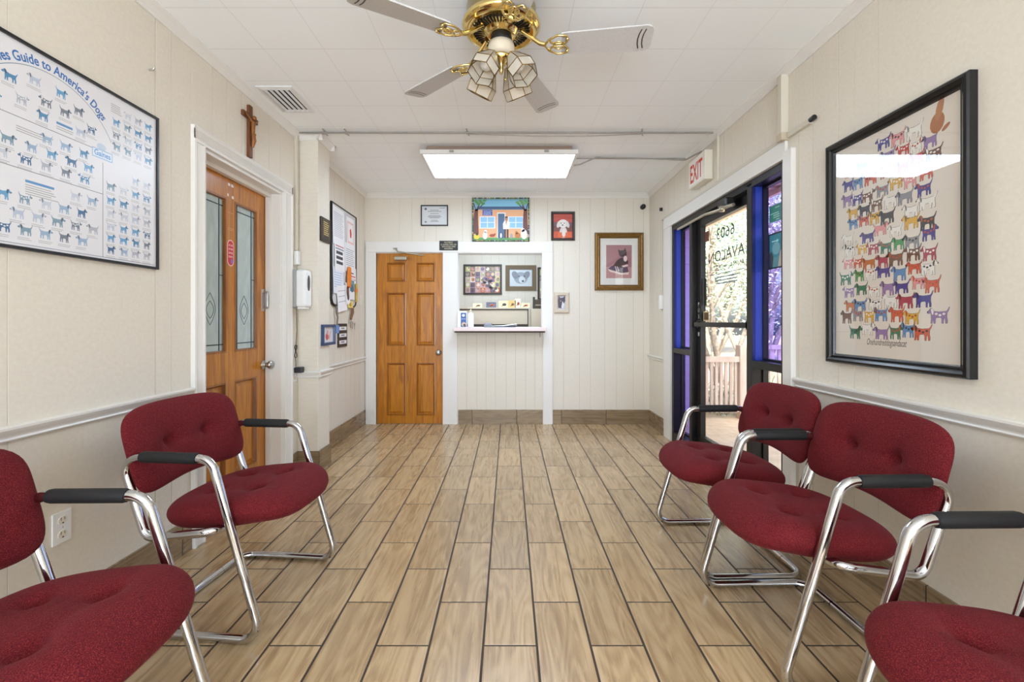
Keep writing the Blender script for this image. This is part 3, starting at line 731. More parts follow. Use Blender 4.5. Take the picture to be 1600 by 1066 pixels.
def make_chair():
    t = empty('armchair')
    V0 = -.27                                               # y of the floor tube's front bend; +y is the back of the chair
    def y(v): return v+V0
    # seat
    vs, fs = grid_pillow(.281, .276, .070, .078, 3.2)
    tilt = R(6.5); out = []
    for x, yy, z in vs:
        if z > -.004:
            d = 0
            for bx, by in ((-.105, -.085), (.105, -.085), (-.105, .10), (.105, .10)):
                q = math.hypot((x-bx), (yy-by)*1.0); d += .032*math.exp(-(q/.029)**2)+.014*math.exp(-(q/.085)**2)
            d += .005*math.exp(-((yy+.085)/.03)**2)*max(0, 1-(x/.2)**2)+.005*math.exp(-((abs(x)-.105)/.03)**2)*max(0, 1-(yy/.2)**2)
            z -= d*min(1, max(0, z/.02))
        f = max(0, -yy-.12)/.14; z -= .035*f*f                # rolled front edge
        z -= .012*(1-(x/.275)**2)*(1 if z > 0 else .2)*max(0, 1-abs(yy)/.26)
        y2 = yy*math.cos(tilt)+z*math.sin(tilt); z2 = z*math.cos(tilt)-yy*math.sin(tilt)
        out.append((x, y(.238)+y2, .464+z2))
    seat = MB().add(out, fs, 0, True).build('seat', M_fabric, t); weld(seat)
    # backrest
    vs, fs = grid_pillow(.312, .172, .042, .036, 4.4); lean = R(16); out = []
    for x, yy, z in vs:                                      # yy = up the back, +z = towards the sitter
        d = 0
        if z > 0:
            for bx in (-.105, .105):
                q = math.hypot(x-bx, yy-.005); d += .034*math.exp(-(q/.027)**2)+.016*math.exp(-(q/.085)**2)
            d += .006*math.exp(-((yy-.005)/.03)**2)*max(0, 1-(x/.2)**2)
            z -= d*min(1, z/.015)
        up = yy+(.014-.052*(x/.312)**2 if yy < 0 else .012*(1-(x/.312)**2))*abs(yy)/.172
        zz = z+.30*x*x                                       # gently hollow in plan
        out.append((x, y(.575)+up*math.sin(lean)-zz*math.cos(lean), .700+up*math.cos(lean)+zz*math.sin(lean)*0.6))
    back = MB().add(out, fs, 0, True).build('backrest', M_fabric, t); weld(back)
    # tubular side frames
    for s in (-1, 1):
        xx = .300*s
        pts = [(xx*.45, y(.505), .0165), (xx, y(.505), .0165), (xx, y(.0), .0165), (xx, y(.205), .697), (xx, y(.585), .697), (xx, y(.475), .380), (xx, y(.20), .418), (xx*.55, y(.20), .405)]
        MB().tube(fillet(pts, [.07, .06, .065, .06, .05, .05], 10), .0162, 14).build('side_frame', M_chrome, t)
        MB().tube([(xx, y(.262), .697), (xx, y(.272), .697), (xx, y(.485), .697), (xx, y(.495), .697)], [.0195, .0215, .0215, .0195], 16).build('armrest', M_foam, t)
    MB().tube([(-.14, y(.505), .0165), (.14, y(.505), .0165)], .0162, 14).build('rear_floor_bar', M_chrome, t)
    MB().tube([(-.17, y(.20), .405), (.17, y(.20), .405)], .0162, 12).build('seat_bar', M_chrome, t)
    for s in (-1, 1): MB().tube([(s*.300, y(.552), .60), (s*.262, y(.556), .612)], .010, 8).build('back_bracket', M_steel, t)
    return t
chairs = [
    (T(-1.173, 2.045, 0, R(84.5)), 'burgundy armchair with chrome frame in front of the glazed wooden door'),
    (T(-1.155, 1.075, 0, R(91)), 'burgundy armchair cut off at the left edge below the dog breed chart'),
    (T(1.155, 2.445, 0, R(-89)), 'burgundy armchair in front of the glass entrance door, farthest away on the right'),
    (T(1.150, 1.795, 0, R(-88.5)), 'burgundy armchair under the dog poster, second from the glass door'),
    (T(1.140, .905, 0, R(-89)), 'burgundy armchair cut off at the right edge of the photo, nearest the camera'),
]
proto = make_chair()
for i, (M, lb) in enumerate(chairs):
    c = proto if i == 0 else copy_tree(proto)
    c.matrix_world = M; tag(c, lb, 'chair', 'burgundy waiting room armchairs')

# ================================================================== ceiling: light, fan, vent, conduits
M_diff = bpy.data.materials.new('lit_diffuser'); M_diff.use_nodes = True
nt = M_diff.node_tree; nt.nodes.clear(); em = nt.nodes.new('ShaderNodeEmission'); ou = nt.nodes.new('ShaderNodeOutputMaterial')
em.inputs[0].default_value = (.79, .96, 1.17, 1); em.inputs[1].default_value = 11.5; nt.links.new(em.outputs[0], ou.inputs[0])
M_dim = M_diff.copy(); M_dim.name = 'dim_fill_diffuser'; M_dim.node_tree.nodes['Emission'].inputs[1].default_value = 4.0
M_fixt = mat('fixture_tan', (150,128,112), .5)
def ceiling_light(name, label, cx, cy, zb=2.655, glow=None):
    t = thing(name, label, 'ceiling light', T(cx, cy, zb)); w, d = 1.352, .682
    mb = MB(); mb.box(-w/2+.028, w/2-.028, -d/2+.028, d/2-.028, .010, .033); mb.box(-w/2+.045, w/2-.045, -d/2+.05, d/2-.05, .034, H-zb); mb.build('housing', M_fixt, t, bevel=.004)
    mb = MB(); o = MB(); frame_ring(o, w, d, [(0, 0), (.022, 0), (.028, -.012), (.028, -.036), (0, -.036)])
    mb.add([(x, y, -z) for x, y, z in o.v], o.f); mb.build('lens_frame', M_white, t)
    mb = MB(); mb.quad((-w/2+.026, -d/2+.026, .006), (w/2-.026, -d/2+.026, .006), (w/2-.026, d/2-.026, .006), (-w/2+.026, d/2-.026, .006)); mb.build('diffuser', glow or M_diff, t)
    for x in (-w/2*.6, w/2*.6): MB().box(x-.02, x+.02, -d/2-.006, -d/2+.002, .012, .03).build('latch', M_steel, t)
    return t
ceiling_light('fluorescent_light', 'rectangular fluorescent ceiling light glowing white over the waiting room', -.083, 4.228)
ceiling_light('fluorescent_light', 'unseen ceiling light added just behind the hatch to brighten the reception office', -.3, 5.98)  # lamp out of view, placed to light the partition
ceiling_light('fluorescent_light', 'second unseen ceiling light added as fill deeper in the reception office', -.1, 7.0, glow=M_dim)  # dimmer lamp out of view, added to brighten the office

# fan
M_blade = noisy('wicker_blade', (212,210,208), (182,180,178), 420, .6)
M_blade_line = mat('blade_inlay', (70,60,52), .6)
M_cream = mat('fan_cream', (214,200,176), .45)
M_shade = mat('frosted_shade_glass', (234,224,206), .25); b = M_shade.node_tree.nodes['Principled BSDF']; b.inputs['Transmission Weight'].default_value = .35; b.inputs['Alpha'].default_value = .78
M_bulb = mat('frosted_bulb', (240,238,234), .25)
FX, FY, FZ = -.036, 2.17, 2.525
fan = thing('ceiling_fan', 'brass and white ceiling fan with five blades and a four shade light kit', 'ceiling fan', T(FX, FY, FZ))
mb = MB(); mb.lathe([(.001,.215), (.10,.215), (.155,.20), (.165,.185), (.165,.13), (.182,.115), (.186,.10), (.178,.088), (.165,.084)], 48); mb.build('motor_housing', M_brass, fan)
mb = MB(); mb.lathe([(.178,.090), (.168,.078), (.150,.076), (.145,.082), (.075,.074), (.068,.060), (.055,.055), (.001,.055)], 48)
for k in range(44):
    a = 2*PI*k/44; M = Matrix.Rotation(a, 3, 'Z')
    vs = [M @ Vector(p) for p in ((.085,-.0032,.0735), (.135,-.0055,.0795), (.135,.0055,.0795), (.085,.0032,.0735))]
    mb.add([v+Vector((0,0,-.0015)) for v in vs], [(0,1,2,3)], 1)
mb.build('vented_plate', [M_brass, M_slot], fan)
mb = MB(); mb.lathe([(.001,.06), (.050,.06), (.052,.03), (.045,.02), (.001,.02)], 32, m=1); mb.lathe([(.001,.022), (.060,.020), (.064,.0), (.060,-.03), (.045,-.042), (.001,-.044)], 32); mb.build('switch_housing', [M_cream, M_slot], fan)
mb = MB(); mb.lathe([(.001,-.04), (.048,-.042), (.052,-.052), (.030,-.066), (.012,-.085), (.014,-.10), (.008,-.118), (.001,-.125)], 24); mb.build('fitter', M_brass, fan)
BR = .70
for k in range(5):
    a = R(-6+72*k)
    Rz = Matrix.Rotation(a, 4, 'Z')
    pitch = Rz @ Matrix.Rotation(R(-11), 4, 'X')
    # iron: arm plus scrolled loops
    mb = MB()
    def tr(p, M): return M @ Vector(p)
    mb.tube([tr(p, Rz) for p in ((.10,0,.075), (.14,0,.045), (.185,0,.012), (.215,0,.004))], .011, 8)
    for s in (-1, 1):
        lp = [(.205,0), (.225,.030*s), (.265,.055*s), (.305,.052*s), (.318,.028*s), (.300,.008*s), (.262,.006*s), (.235,.016*s), (.232,.030*s)]
        mb.tube([tr((x, yy, .0), pitch) for x, yy in lp], .0052, 7)
    mb.tube([tr((.272+.024*math.cos(q), .022*math.sin(q), -.002), pitch) for q in [2*PI*j/14 for j in range(14)]], .004, 6, closed=True)
    for s in (-1, 1): mb.ball(tr((.312, .036*s, -.004), pitch), .008, n=8)
    iron = mb.build('blade_iron', M_brass, fan)
    x0, x1 = .285, BR
    out = [(x0, -.058), (x0+.02, -.062), (x1-.03, -.074), (x1-.008, -.064), (x1, -.045), (x1, .045), (x1-.008, .064), (x1-.03, .074), (x0+.02, .062), (x0, .058)]
    mb = MB(); mb.prism(out, .004, .011)
    for off in (.045, .065):
        mb.add([((x1-off-.012*(abs(yy)/.06)**2*-1)+dx, yy, .0035) for yy in (-.056, -.028, 0, .028, .056) for dx in (-.003, .003)], [(2*j, 2*j+1, 2*j+3, 2*j+2) for j in range(4)], 1)
    mb.v = [tuple(tr(p, pitch)) for p in mb.v]
    mb.build('blade', [M_blade, M_blade_line], fan)
for k in range(4):
    a = R(45+90*k+6); Rz = Matrix.Rotation(a, 4, 'Z')
    tilt = Rz @ Matrix.Translation((.060, 0, -.052)) @ Matrix.Rotation(R(-33), 4, 'Y')     # -z runs out and down
    n = 6; rings = [(.026, -.010), (.068, -.100), (.066, -.152)]
    vs = [tilt @ Vector((r*math.cos(2*PI*j/n), r*math.sin(2*PI*j/n), z)) for r, z in rings for j in range(n)]
    sh = MB().add(vs, [(i*n+j, i*n+(j+1) % n, (i+1)*n+(j+1) % n, (i+1)*n+j) for i in range(2) for j in range(n)]).build('light_shade', M_shade, fan)
    mb = MB()
    for i in range(3): mb.tube([vs[i*n+j] for j in range(n)], .0022, 5, closed=True)
    for j in range(n): mb.tube([vs[j], vs[n+j], vs[2*n+j]], .0022, 5)
    mb.build('brass_came', M_brass_dark, sh)
    mb = MB(); mb.tube([tilt @ Vector(p) for p in ((-.03, 0, .02), (0, 0, .006), (0, 0, -.012), (0, 0, -.03))], [.009, .012, .022, .018], 12); mb.build('socket', M_brass, sh)
    mb = MB(); mb.lathe([(.001,-.03), (.014,-.03), (.018,-.045), (.027,-.065), (.030,-.082), (.024,-.100), (.001,-.110)], 18, M=tilt.to_3x3(), c=tilt.translation); mb.build('bulb', M_bulb, sh)
mb = MB(); mb.tube([(.02, -.03, -.05), (.02, -.032, -.16)], .0012, 5); mb.ball((.02, -.032, -.165), .006, n=8); mb.build('pull_chain', M_brass, fan)

# air vent in the ceiling
vt = thing('ceiling_vent', 'white louvred air vent in the ceiling above the glazed door', 'vent', T(-1.515, 3.11, H))
o = MB(); frame_ring(o, .235, .36, [(0, 0), (0, .006), (.03, .014), (.034, .004), (.034, 0)])
MB().add([(x, y, -z) for x, y, z in o.v], o.f).build('frame', M_ceil_frame, vt)
MB().box(-.09, .09, -.152, .152, -.001, -.0005).build('duct', mat('duct_dark', (40,39,38), .8), vt)
for k in range(5):
    mb = MB(); x = -.068+.034*k; mb.sweep([(x-.010, -.014), (x+.001, -.004), (x+.003, -.006), (x-.008, -.017)], 'y', -.15, .15)
    o2 = MB(); mb.build('slat', M_ceil_frame, vt)

# conduits
M_race = mat('cream_raceway', (208,200,184), .45)
M_clip = mat('galvanised_clip', (176,174,170), .35, .8)
t = thing('ceiling_conduit', 'thin grey conduit clipped across the ceiling in front of the light', 'conduit', T(0, 3.61, H))
mb = MB(); mb.tube([(-1.66, 0, -.02), (1.62, 0, -.02)], .0075, 10); mb.build('tube', M_greycable, t)
mb = MB(); mb.tube([(-.32, .004, -.03), (.2, .006, -.045), (.6, .006, -.046), (1.05, .004, -.03)], .003, 6); mb.build('loose_wire', M_greycable, t)
for x in (-1.46, -1.29, -.33, 1.055):
    mb = MB(); mb.tube([(x+.011*math.cos(q), .0, -.02+.012*math.sin(q)) for q in [2*PI*j/14 for j in range(14)]], .003, 6, closed=True)
    mb.tube([(x-.005, -.03, -.002), (x, -.008, -.008), (x+.005, .008, -.03), (x+.014, .026, -.032)], .005, 8); mb.build('clamp', M_clip, t)
o = MB().tube(fillet([(.595, 4.20, 2.66), (.66, 4.19, 2.67), (.80, 4.17, 2.725), (1.3, 4.16, 2.71), (1.60, 4.13, 2.685), (1.64, 4.0, 2.69), (1.640, 3.86, 2.665), (1.640, 3.86, 2.622)], .04, 6), .0062, 8).build('power_cable', M_greycable)
tag(o, 'grey cable running from the ceiling light to the exit sign', 'cable')
o = MB().tube([(.60, 4.21, H-.011), (.85, 4.21, H-.011), (1.66, 4.21, H-.011)], .0045, 6).build('thin_wire', M_greycable)
tag(o, 'thin white wire along the ceiling behind the grey cable', 'wire')
def box_thing(name, label, cat, M, boxes, m, bevel=.003, group=None):
    mb = MB()
    for q in boxes: mb.box(*q)
    o = mb.build(name, m, bevel=bevel); o.matrix_world = M; return tag(o, label, cat, group)
box_thing('wall_raceway', 'cream raceway running down the left wall from the ceiling to the dispenser', 'raceway', on_left(3.645, 0), [(-.016, .016, 1.79, 2.73, 0, .022)], M_race)
box_thing('junction_box', 'white junction box above the soap dispenser', 'junction box', on_left(3.645, 1.73), [(-.028, .028, -.055, .055, 0, .032)], M_plastic)
box_thing('wall_raceway', 'cream raceway dropping from the ceiling beside the exit sign', 'raceway', on_right(3.615, 0), [(-.011, .011, 2.335, 2.72, 0, .02)], M_race)
box_thing('wall_raceway', 'cream raceway lying along the top of the shop front casing', 'raceway', on_right(3.65, 0), [(RX(4.93), RX(2.76), 2.312, 2.334, 0, .018)], M_race)
box_thing('wall_raceway', 'cream raceway running up to the ceiling at the near end of the shop front', 'raceway', on_right(2.735, 0), [(-.02, .02, 2.35, 2.70, 0, .045)], M_race)
box_thing('junction_box', 'tan corner box above the near end of the shop front casing', 'junction box', on_right(2.735, 2.325), [(-.024, .03, -.022, .024, 0, .05)], mat('tan_box', (192,178,154), .5))
t = thing('raceway_stub', 'short raceway stub with a dark connector beside the dog poster', 'raceway', on_right(2.60, 2.325))
MB().box(-.10, .10, -.014, .014, 0, .022).build('channel', M_race, t, bevel=.002)
MB().tube([(.10, .004, .012), (.135, .006, .014)], .014, 10).build('connector', M_black, t)
box_thing('wall_raceway', 'cream raceway running down the right wall in the far corner', 'raceway', on_right(4.945, 0), [(-.011, .011, 1.50, 2.31, 0, .018)], M_race)
box_thing('junction_box', 'white switch box at the foot of the far corner raceway', 'switch box', on_right(4.945, 1.43), [(-.024, .024, -.075, .075, 0, .034)], M_plastic)
t = thing('security_camera', 'small black ball camera high in the far right corner', 'camera', on_back(1.589, 2.578))
MB().lathe([(.001, 0), (.03, 0), (.03, .008), (.015, .012), (.012, .02)], 20).build('mount', M_black, t); MB().ball((0, 0, .035), .030).build('camera_ball', mat('camera_black', (14,14,15), .2), t)
o = MB().box(-.012, .012, -.018, .018, 0, .03).build('door_sensor', M_black, bevel=.004); o.matrix_world = on_right(4.95, 2.44); tag(o, 'tiny black sensor on the right wall near the far corner', 'sensor')

# exit sign
t = thing('exit_sign', 'white box exit sign with red letters above the glass door', 'exit sign', on_right(3.885, 2.51))
MB().box(-.165, .165, -.12, .12, 0, .07).build('body', M_ivory, t, bevel=.005)
cv = Canvas(); cv.rect(-.15, .15, -.105, .105, (240,236,228), 0)
o2 = Canvas(); cv.text('EXIT', 0, -.078, .215, (206,58,34), 2, width=.25, bold=.018); o = cv.build('face', t); o.location = (0, 0, .0706)

# ================================================================== left wall things
M_adapter = mat('black_adapter', (30,32,40), .4)
t = thing('soap_dispenser', 'white wall mounted hand sanitiser dispenser with a dark window', 'dispenser', on_left(3.60, 1.48))
mb = MB(); mb.box(-.055, .055, -.15, .15, 0, .05); mb.build('back_plate', mat('grey_plastic', (150,150,148), .4), t, bevel=.008)
mb = MB(); mb.box(-.055, .07, -.148, .148, .045, .125); mb.build('cover', M_plastic, t, bevel=.022, seg=4)
mb = MB(); mb.prism([(.02*math.cos(a)+.004, .062*math.sin(a)+.045) for a in [2*PI*k/24 for k in range(24)]], .124, .128); mb.build('window', mat('smoked_window', (50,50,54), .15), t)
mb = MB(); vs = [(.0702, .062*math.sin(a)+.045, .085+.022*math.cos(a)) for a in [2*PI*k/24 for k in range(24)]]
mb = MB(); mb.box(-.03, .05, -.16, -.145, .05, .11); mb.build('nozzle', M_plastic, t, bevel=.004)
o = MB().tube(fillet([(3.61, 0, 1.335), (3.62, 0, 1.15), (3.60, 0, 1.02), (3.585, 0, .96), (3.60, 0, .90), (3.60, 0, .86)], .04, 6), .0025, 6)
o.tube([(3.60+.018*math.sin(q*2), 0, .985+.05*math.cos(q)) for q in [2*PI*j/24 for j in range(24)]], .0035, 6, closed=True)
o.v = [(XL+.025+x_*0+y_, x_, z_) for x_, y_, z_ in o.v]; o = o.build('dispenser_cord', M_adapter); tag(o, 'thin dark cord hanging from the dispenser to the socket', 'cord')
def outlet(name, label, M):
    t = thing(name, label, 'socket', M)
    MB().box(-.037, .037, -.06, .06, 0, .006).build('cover_plate', M_plastic, t, bevel=.002)
    for s in (-1, 1):
        mb = MB(); mb.prism([(.018*math.cos(a), .017*max(-.8, min(.8, math.sin(a)))+.027*s) for a in [2*PI*k/24 for k in range(24)]], .006, .0085)
        mb.box(-.008, -.006, .022*1+.027*s-.022, .034+.027*s-.022, .0085, .0088, 1); mb.box(.006, .008, .027*s, .027*s+.010, .0085, .0088, 1); mb.ball((0, .027*s-.010, .0082), .003, 1, 8); mb.build('receptacle', [M_ivory, M_slot], t)
    MB().lathe([(.001, .0085), (.003, .008), (.0035, .006)], 10).build('screw', M_steel, t)
    return t
outlet('wall_outlet', 'white double socket low on the left wall beside the near chair', on_left(1.737, .438))
outlet('wall_outlet', 'white double socket at the foot of the dispenser cord', on_left(3.62, .80))
o = MB().box(-.028, .032, -.022, .022, .009, .065).build('power_adapter', M_adapter, bevel=.004); o.matrix_world = on_left(3.63, .835); tag(o, 'black plug adapter in the socket below the dispenser', 'adapter')
t = thing('light_switch', 'pale light switch beside the notice board near the far corner', 'switch', on_left(5.24, 1.47))
MB().box(-.035, .035, -.057, .057, 0, .005).build('cover_plate', M_ivory, t, bevel=.002); MB().box(-.005, .005, -.012, .012, .005, .014).build('toggle', M_ivory, t)
# crucifix
t = thing('crucifix', 'wooden crucifix with a small bronze figure above the glazed door', 'crucifix', on_left(2.987, 2.466))
mb = MB(); mb.box(-.019, .019, -.168, .172, .0, .020); mb.box(-.083, .083, .078, .112, .0, .019); mb.build('cross', M_cross, t, bevel=.002)
fg = MB()
fg.tube([(0, -.075, .032), (0.004, -.045, .036), (-.004, -.01, .034), (0, .03, .032), (0, .062, .032), (0, .074, .034)], [.008, .012, .012, .013, .017, .006], 10)
for s in (-1, 1):
    fg.tube([(.012*s, .062, .032), (.04*s, .08, .030), (.074*s, .100, .024)], [.007, .006, .004], 8); fg.tube([(.006*s, -.02, .034), (.010*s, -.055, .040), (.003*s, -.10, .030)], [.010, .008, .005], 8)
fg.ball((.004, .092, .038), .014, n=12); fg.tube([(-.014, -.012, .036), (.0, -.02, .042), (.014, -.012, .036)], .009, 8)
fg.build('figure', M_bronze, t)
o = MB().tube([(0, 0, 0), (0, 0, .02), (0, .012, .024)], .004, 8).build('wall_hook', M_steel); o.matrix_world = on_left(2.165, 2.42); tag(o, 'small metal hook above the corner of the breed chart', 'hook')

# breed chart
t = thing('breed_chart', 'wide laminated dog breed chart in a thin black frame on the left wall', 'poster', on_left(1.690, 1.839))
W2, H2 = 1.026, .732
mb = MB(); frame_ring(mb, W2, H2, [(0, 0), (0, .018), (.011, .018), (.011, .010), (.011, 0)]); mb.build('frame', M_black, t)
cv = Canvas(.0001); rg = random.Random(5); blue = (30,104,176); gy = (168,166,164)
cv.rect(-.506, .506, -.36, .36, (226,225,228), 0)
cv.rect(-.49, .49, -.347, -.3445, (150,150,168), 1)
def arcfn(rad): return lambda px, py: ((rad+py)*math.sin(px/rad), (rad+py)*math.cos(px/rad)-rad)
cv.text("Gaines Guide to America's Dogs", 0, .311, .046, blue, 2, width=.475, fn=arcfn(.300), bold=.022)
for k in range(40):
    a0, a1 = -1.08+2.16*k/40, -1.08+2.16*(k+1)/40
    cv.line(.29*math.sin(a0), .011+.29*math.cos(a0), .29*math.sin(a1), .011+.29*math.cos(a1), .0025, (120,140,160), 1)
cv.line(-.49, .094, .25, .094, .0025, (120,120,124), 1); cv.line(-.49, -.083, .216, -.083, .0025, (120,120,124), 1)
cv.line(.216, -.345, .216, .05, .0025, (120,120,124), 1); cv.line(-.216, -.345, -.216, .05, .0025, (120,120,124), 1)
cv.rect(.166, .262, .062, .100, (150,186,216), 3); cv.rect(.170, .258, .066, .096, (222,230,238), 4); cv.text('Gaines', .214, .072, .032, (70,140,206), 5, width=.076, bold=.02); cv.oval(.21, .112, .022, .014, (190,206,222), 3)
def entry(x, y, c=None, s=1.0):
    c = c or rg.choice([(74,134,176), (60,104,144), (150,174,200), (112,122,136), (184,194,210), (98,156,198), (176,180,190), (124,152,168), (196,202,212)])
    dog(cv, x, y, .046*s*rg.uniform(.9, 1.15), .040*s, c, 2, flip=rg.random() < .7, rng=rg, patch=(226,228,232) if rg.random() < .2 else None)
    for q in range(2): cv.rect(x-.026, x+.026*rg.uniform(.5, 1), y-.029-.006*q, y-.0272-.006*q, gy, 1)
def para(x, y, w, n, head=True):
    if head: cv.rect(x, x+w*.85, y, y+.009, (80,140,190), 1)
    for q in range(n): cv.rect(x, x+w*rg.uniform(.75, 1), y-.010-.008*q, y-.007-.008*q, gy, 1)
for x, y in ((-.06,.25), (-.14,.22), (.04,.25), (.11,.215), (.165,.165), (-.02,.19), (.055,.185), (-.10,.16), (.12,.135), (-.19,.13), (-.03,.135)): entry(x, y)
para(.02, .128, .075, 2)
for j, y in enumerate((.055, .005, -.045)):
    for k in range(9):
        x = -.46+.074*k+(.02 if j % 2 else 0)
        if -.48 < x < .195 and not (j == 0 and 3 < k < 6): entry(x, y)
para(-.12, .07, .13, 3, False)
for j, y in enumerate((-.125, -.185, -.24, -.295)):
    for k in range(10):
        x = -.47+.071*k+(.025 if j % 2 else 0)
        if abs(abs(x)-.216) > .03 and x < .195 and not (j == 0 and 5 <= k <= 7): entry(x, y, s=1.05)
para(-.09, -.125, .12, 5)
for j, y in enumerate((.30, .245, .19, .14)):
    for k in range(4):
        x = .282+.058*k
        if not (j == 0 and k == 0): entry(x, y, s=.95)
        entry(-x, y, s=.95)
para(.255, .325, .06, 5, False)
for j, y in enumerate((.02, -.04, -.10, -.155, -.21, -.26, -.31)):
    for k in range(4):
        x = .256+.064*k
        if j == 0 and k < 2: continue
        entry(x, y, s=1.0); entry(-x, y, s=1.0)
o = cv.build('print', t, material=M_laminate); o.location = (0, 0, .010)
MB().box(-.506, .506, -.36, .36, .0, .0095).build('backing', M_paper, t)

# ================================================================== framed pictures
def framed(name, label, M, w, h, prof, fm, draw, inner, cat='picture', glass=True, matcol=None, fin=.006):
    t = thing(name, label, cat, M)
    mb = MB(); frame_ring(mb, w, h, prof); mb.build('frame', fm, t)
    iw, ih = inner
    cw, ch = w-2*prof[-1][0]+.004, h-2*prof[-1][0]+.004
    MB().box(-cw/2, cw/2, -ch/2, ch/2, .0005, fin-.0012).build('backing', M_paper if matcol is None else mat('mat_board_%d_%d_%d' % matcol, matcol, .7), t)
    cv = Canvas(.00008)
    draw(cv, iw, ih); o = cv.build('print', t); o.location = (0, 0, fin-.0008)
    if glass: MB().quad((-cw/2, -ch/2, fin+.002), (cw/2, -ch/2, fin+.002), (cw/2, ch/2, fin+.002), (-cw/2, ch/2, fin+.002)).build('glass_pane', M_picglass, t)
    return t
# the big poster of small dogs
def draw_pack(cv, w, h):
    rg = random.Random(12); cv.rect(-w/2, w/2, -h/2, h/2, (226,217,204), 0)
    pal = [(196,52,40), (40,120,90), (66,60,140), (100,90,110), (220,170,60), (196,110,50), (236,232,224), (110,70,50), (70,150,80), (226,150,150), (90,140,190), (60,58,60), (170,60,80), (150,120,170), (236,232,224), (140,140,146), (206,90,60), (236,232,224), (120,90,70)]
    rows = 14; top, bot = .435, -.385; prev = None; n = 0
    for j in range(rows):
        y = top+(bot-top)*j/(rows-1)
        x = -.250+rg.uniform(0, .022)
        if j == 0: x = -.03
        while x < .225:
            ww = rg.uniform(.066, .094); c = pal[(n*7+rg.randrange(3)) % len(pal)]; n += 1
            if x+ww/2 > (.19 if j == 0 else .312): break
            if rg.random() < .07: x += ww*.5
            dog(cv, x+rg.uniform(-.004, .004), y+rg.uniform(-.012, .012), ww, rg.uniform(.056, .072), c, 1, flip=rg.random() < .15, outline=(84,76,72), patch=rg.choice([None, None, (60,50,48), (236,230,220), (180,80,50)]), rng=rg)
            x += ww*.90
    cv.oval(.225, .425, .030, .040, (170,108,64), 3, rot=-.2); cv.oval(.235, .475, .015, .045, (180,124,80), 4, rot=-.25); cv.oval(.26, .395, .02, .008, (170,108,64), 3, rot=.6)
    cv.text('Onehundreddogsandacat', -.015, -.452, .042, (40,34,34), 2, width=.21, shear=.35)
    cv.rect(-.215, -.2, .40, .425, (200,196,188), 1)
PROF = [(0, 0), (0, .030), (.006, .036), (.016, .038), (.026, .032), (.032, .024), (.036, .026), (.042, .022), (.046, .010), (.046, 0)]
framed('dog_poster', 'tall black framed poster of dozens of tiny coloured dogs on the right wall', on_right(1.987, 1.568), .735, 1.105, PROF, mat('black_lacquer', (20,21,24), .22), draw_pack, (.645, 1.015), 'poster', fin=.012)
# far wall
def draw_cert(cv, w, h):
    cv.rect(-w/2, w/2, -h/2, h/2, (226,228,230), 0); cv.rect(-w/2+.012, w/2-.012, h/2-.016, h/2-.014, (170,172,178), 1)
    for y, q in ((.06,.10), (.045,.16), (.02,.10), (-.005,.14), (-.018,.16), (-.03,.12), (-.06,.08), (-.075,.10)): cv.rect(-q/2, q/2, y, y+.006, (120,122,128), 1)
    cv.oval(-.105, .078, .014, .014, (90,96,110), 1); cv.oval(-.105, -.075, .012, .012, (130,150,140), 1); cv.rect(.06, .12, .085, .09, (130,132,138), 1)
THIN = [(0, 0), (0, .016), (.012, .016), (.012, .006), (.012, 0)]
framed('certificate', 'small black framed certificate above the inner door', on_back(-.882, 2.478), .322, .246, THIN, M_black, draw_cert, (.30, .224))
def draw_puppy(cv, w, h):
    cv.rect(-w/2, w/2, -h/2, h/2, (120,56,50), 0); cv.rect(-w/2, w/2, h*.16, h/2, (190,70,56), 1); cv.rect(-w/2, w/2, -.01, h*.16, (110,70,84), 1); cv.rect(-w/2, w/2, -h/2, -h*.22, (206,72,30), 1)
    cv.oval(.005, -.075, .045, .07, (226,216,208), 2); cv.oval(0, .03, .058, .05, (240,234,228), 3); cv.oval(-.052, .02, .02, .042, (232,224,216), 4, rot=-.3); cv.oval(.055, .02, .02, .042, (226,218,210), 4, rot=.3)
    for x in (-.022, .016): cv.oval(x, .035, .007, .007, (30,24,22), 5, 8)
    cv.oval(-.004, .012, .010, .008, (30,24,22), 5, 8); cv.rect(-.06, .10, -.135, -.075, (226,96,40), 4); cv.oval(.01, -.08, .022, .05, (238,230,222), 5)
WIDE = [(0, 0), (0, .018), (.006, .022), (.022, .020), (.028, .012), (.028, 0)]
framed('puppy_picture', 'dark framed picture of a white puppy on an orange cloth', on_back(.6425, 2.353), .281, .342, WIDE, M_darkwood, draw_puppy, (.225, .286))
def draw_kitten(cv, w, h):
    cv.rect(-w/2, w/2, -h/2, h/2, (228,224,216), 0); a, q = .152, .197; cv.rect(-a, a, -q, q, (164,112,116), 1); cv.rect(-a, a, -q, -.065, (188,138,136), 2)
    cv.poly([(-.13,-.09), (-.11,-.12), (.02,-.155), (.11,-.155), (.12,-.125), (.02,-.13), (-.09,-.09)], (230,206,196), 4)
    cv.poly([(-.13,-.085), (-.08,-.05), (-.03,-.045), (.03,-.07), (.10,-.06), (.115,-.125), (.03,-.135), (-.09,-.10)], (92,72,88), 5)
    for x in (-.045, -.022): cv.line(x, -.055, x+.018, -.115, .009, (224,206,200), 6)
    cv.poly([(-.07,-.05), (-.02,.02), (.03,.05), (.09,.04), (.11,-.0), (.10,-.06), (.03,-.07)], (74,46,48), 6); cv.oval(.045, .095, .048, .042, (66,42,46), 7)
    cv.poly([(-.005,.10), (-.012,.145), (.03,.125)], (66,42,46), 7); cv.poly([(.055,.13), (.072,.168), (.09,.115)], (66,42,46), 7)
    cv.oval(.075, .035, .022, .035, (230,206,200), 8); cv.poly([(.03,-.05), (.10,-.03), (.11,-.055), (.05,-.068)], (226,198,192), 8)
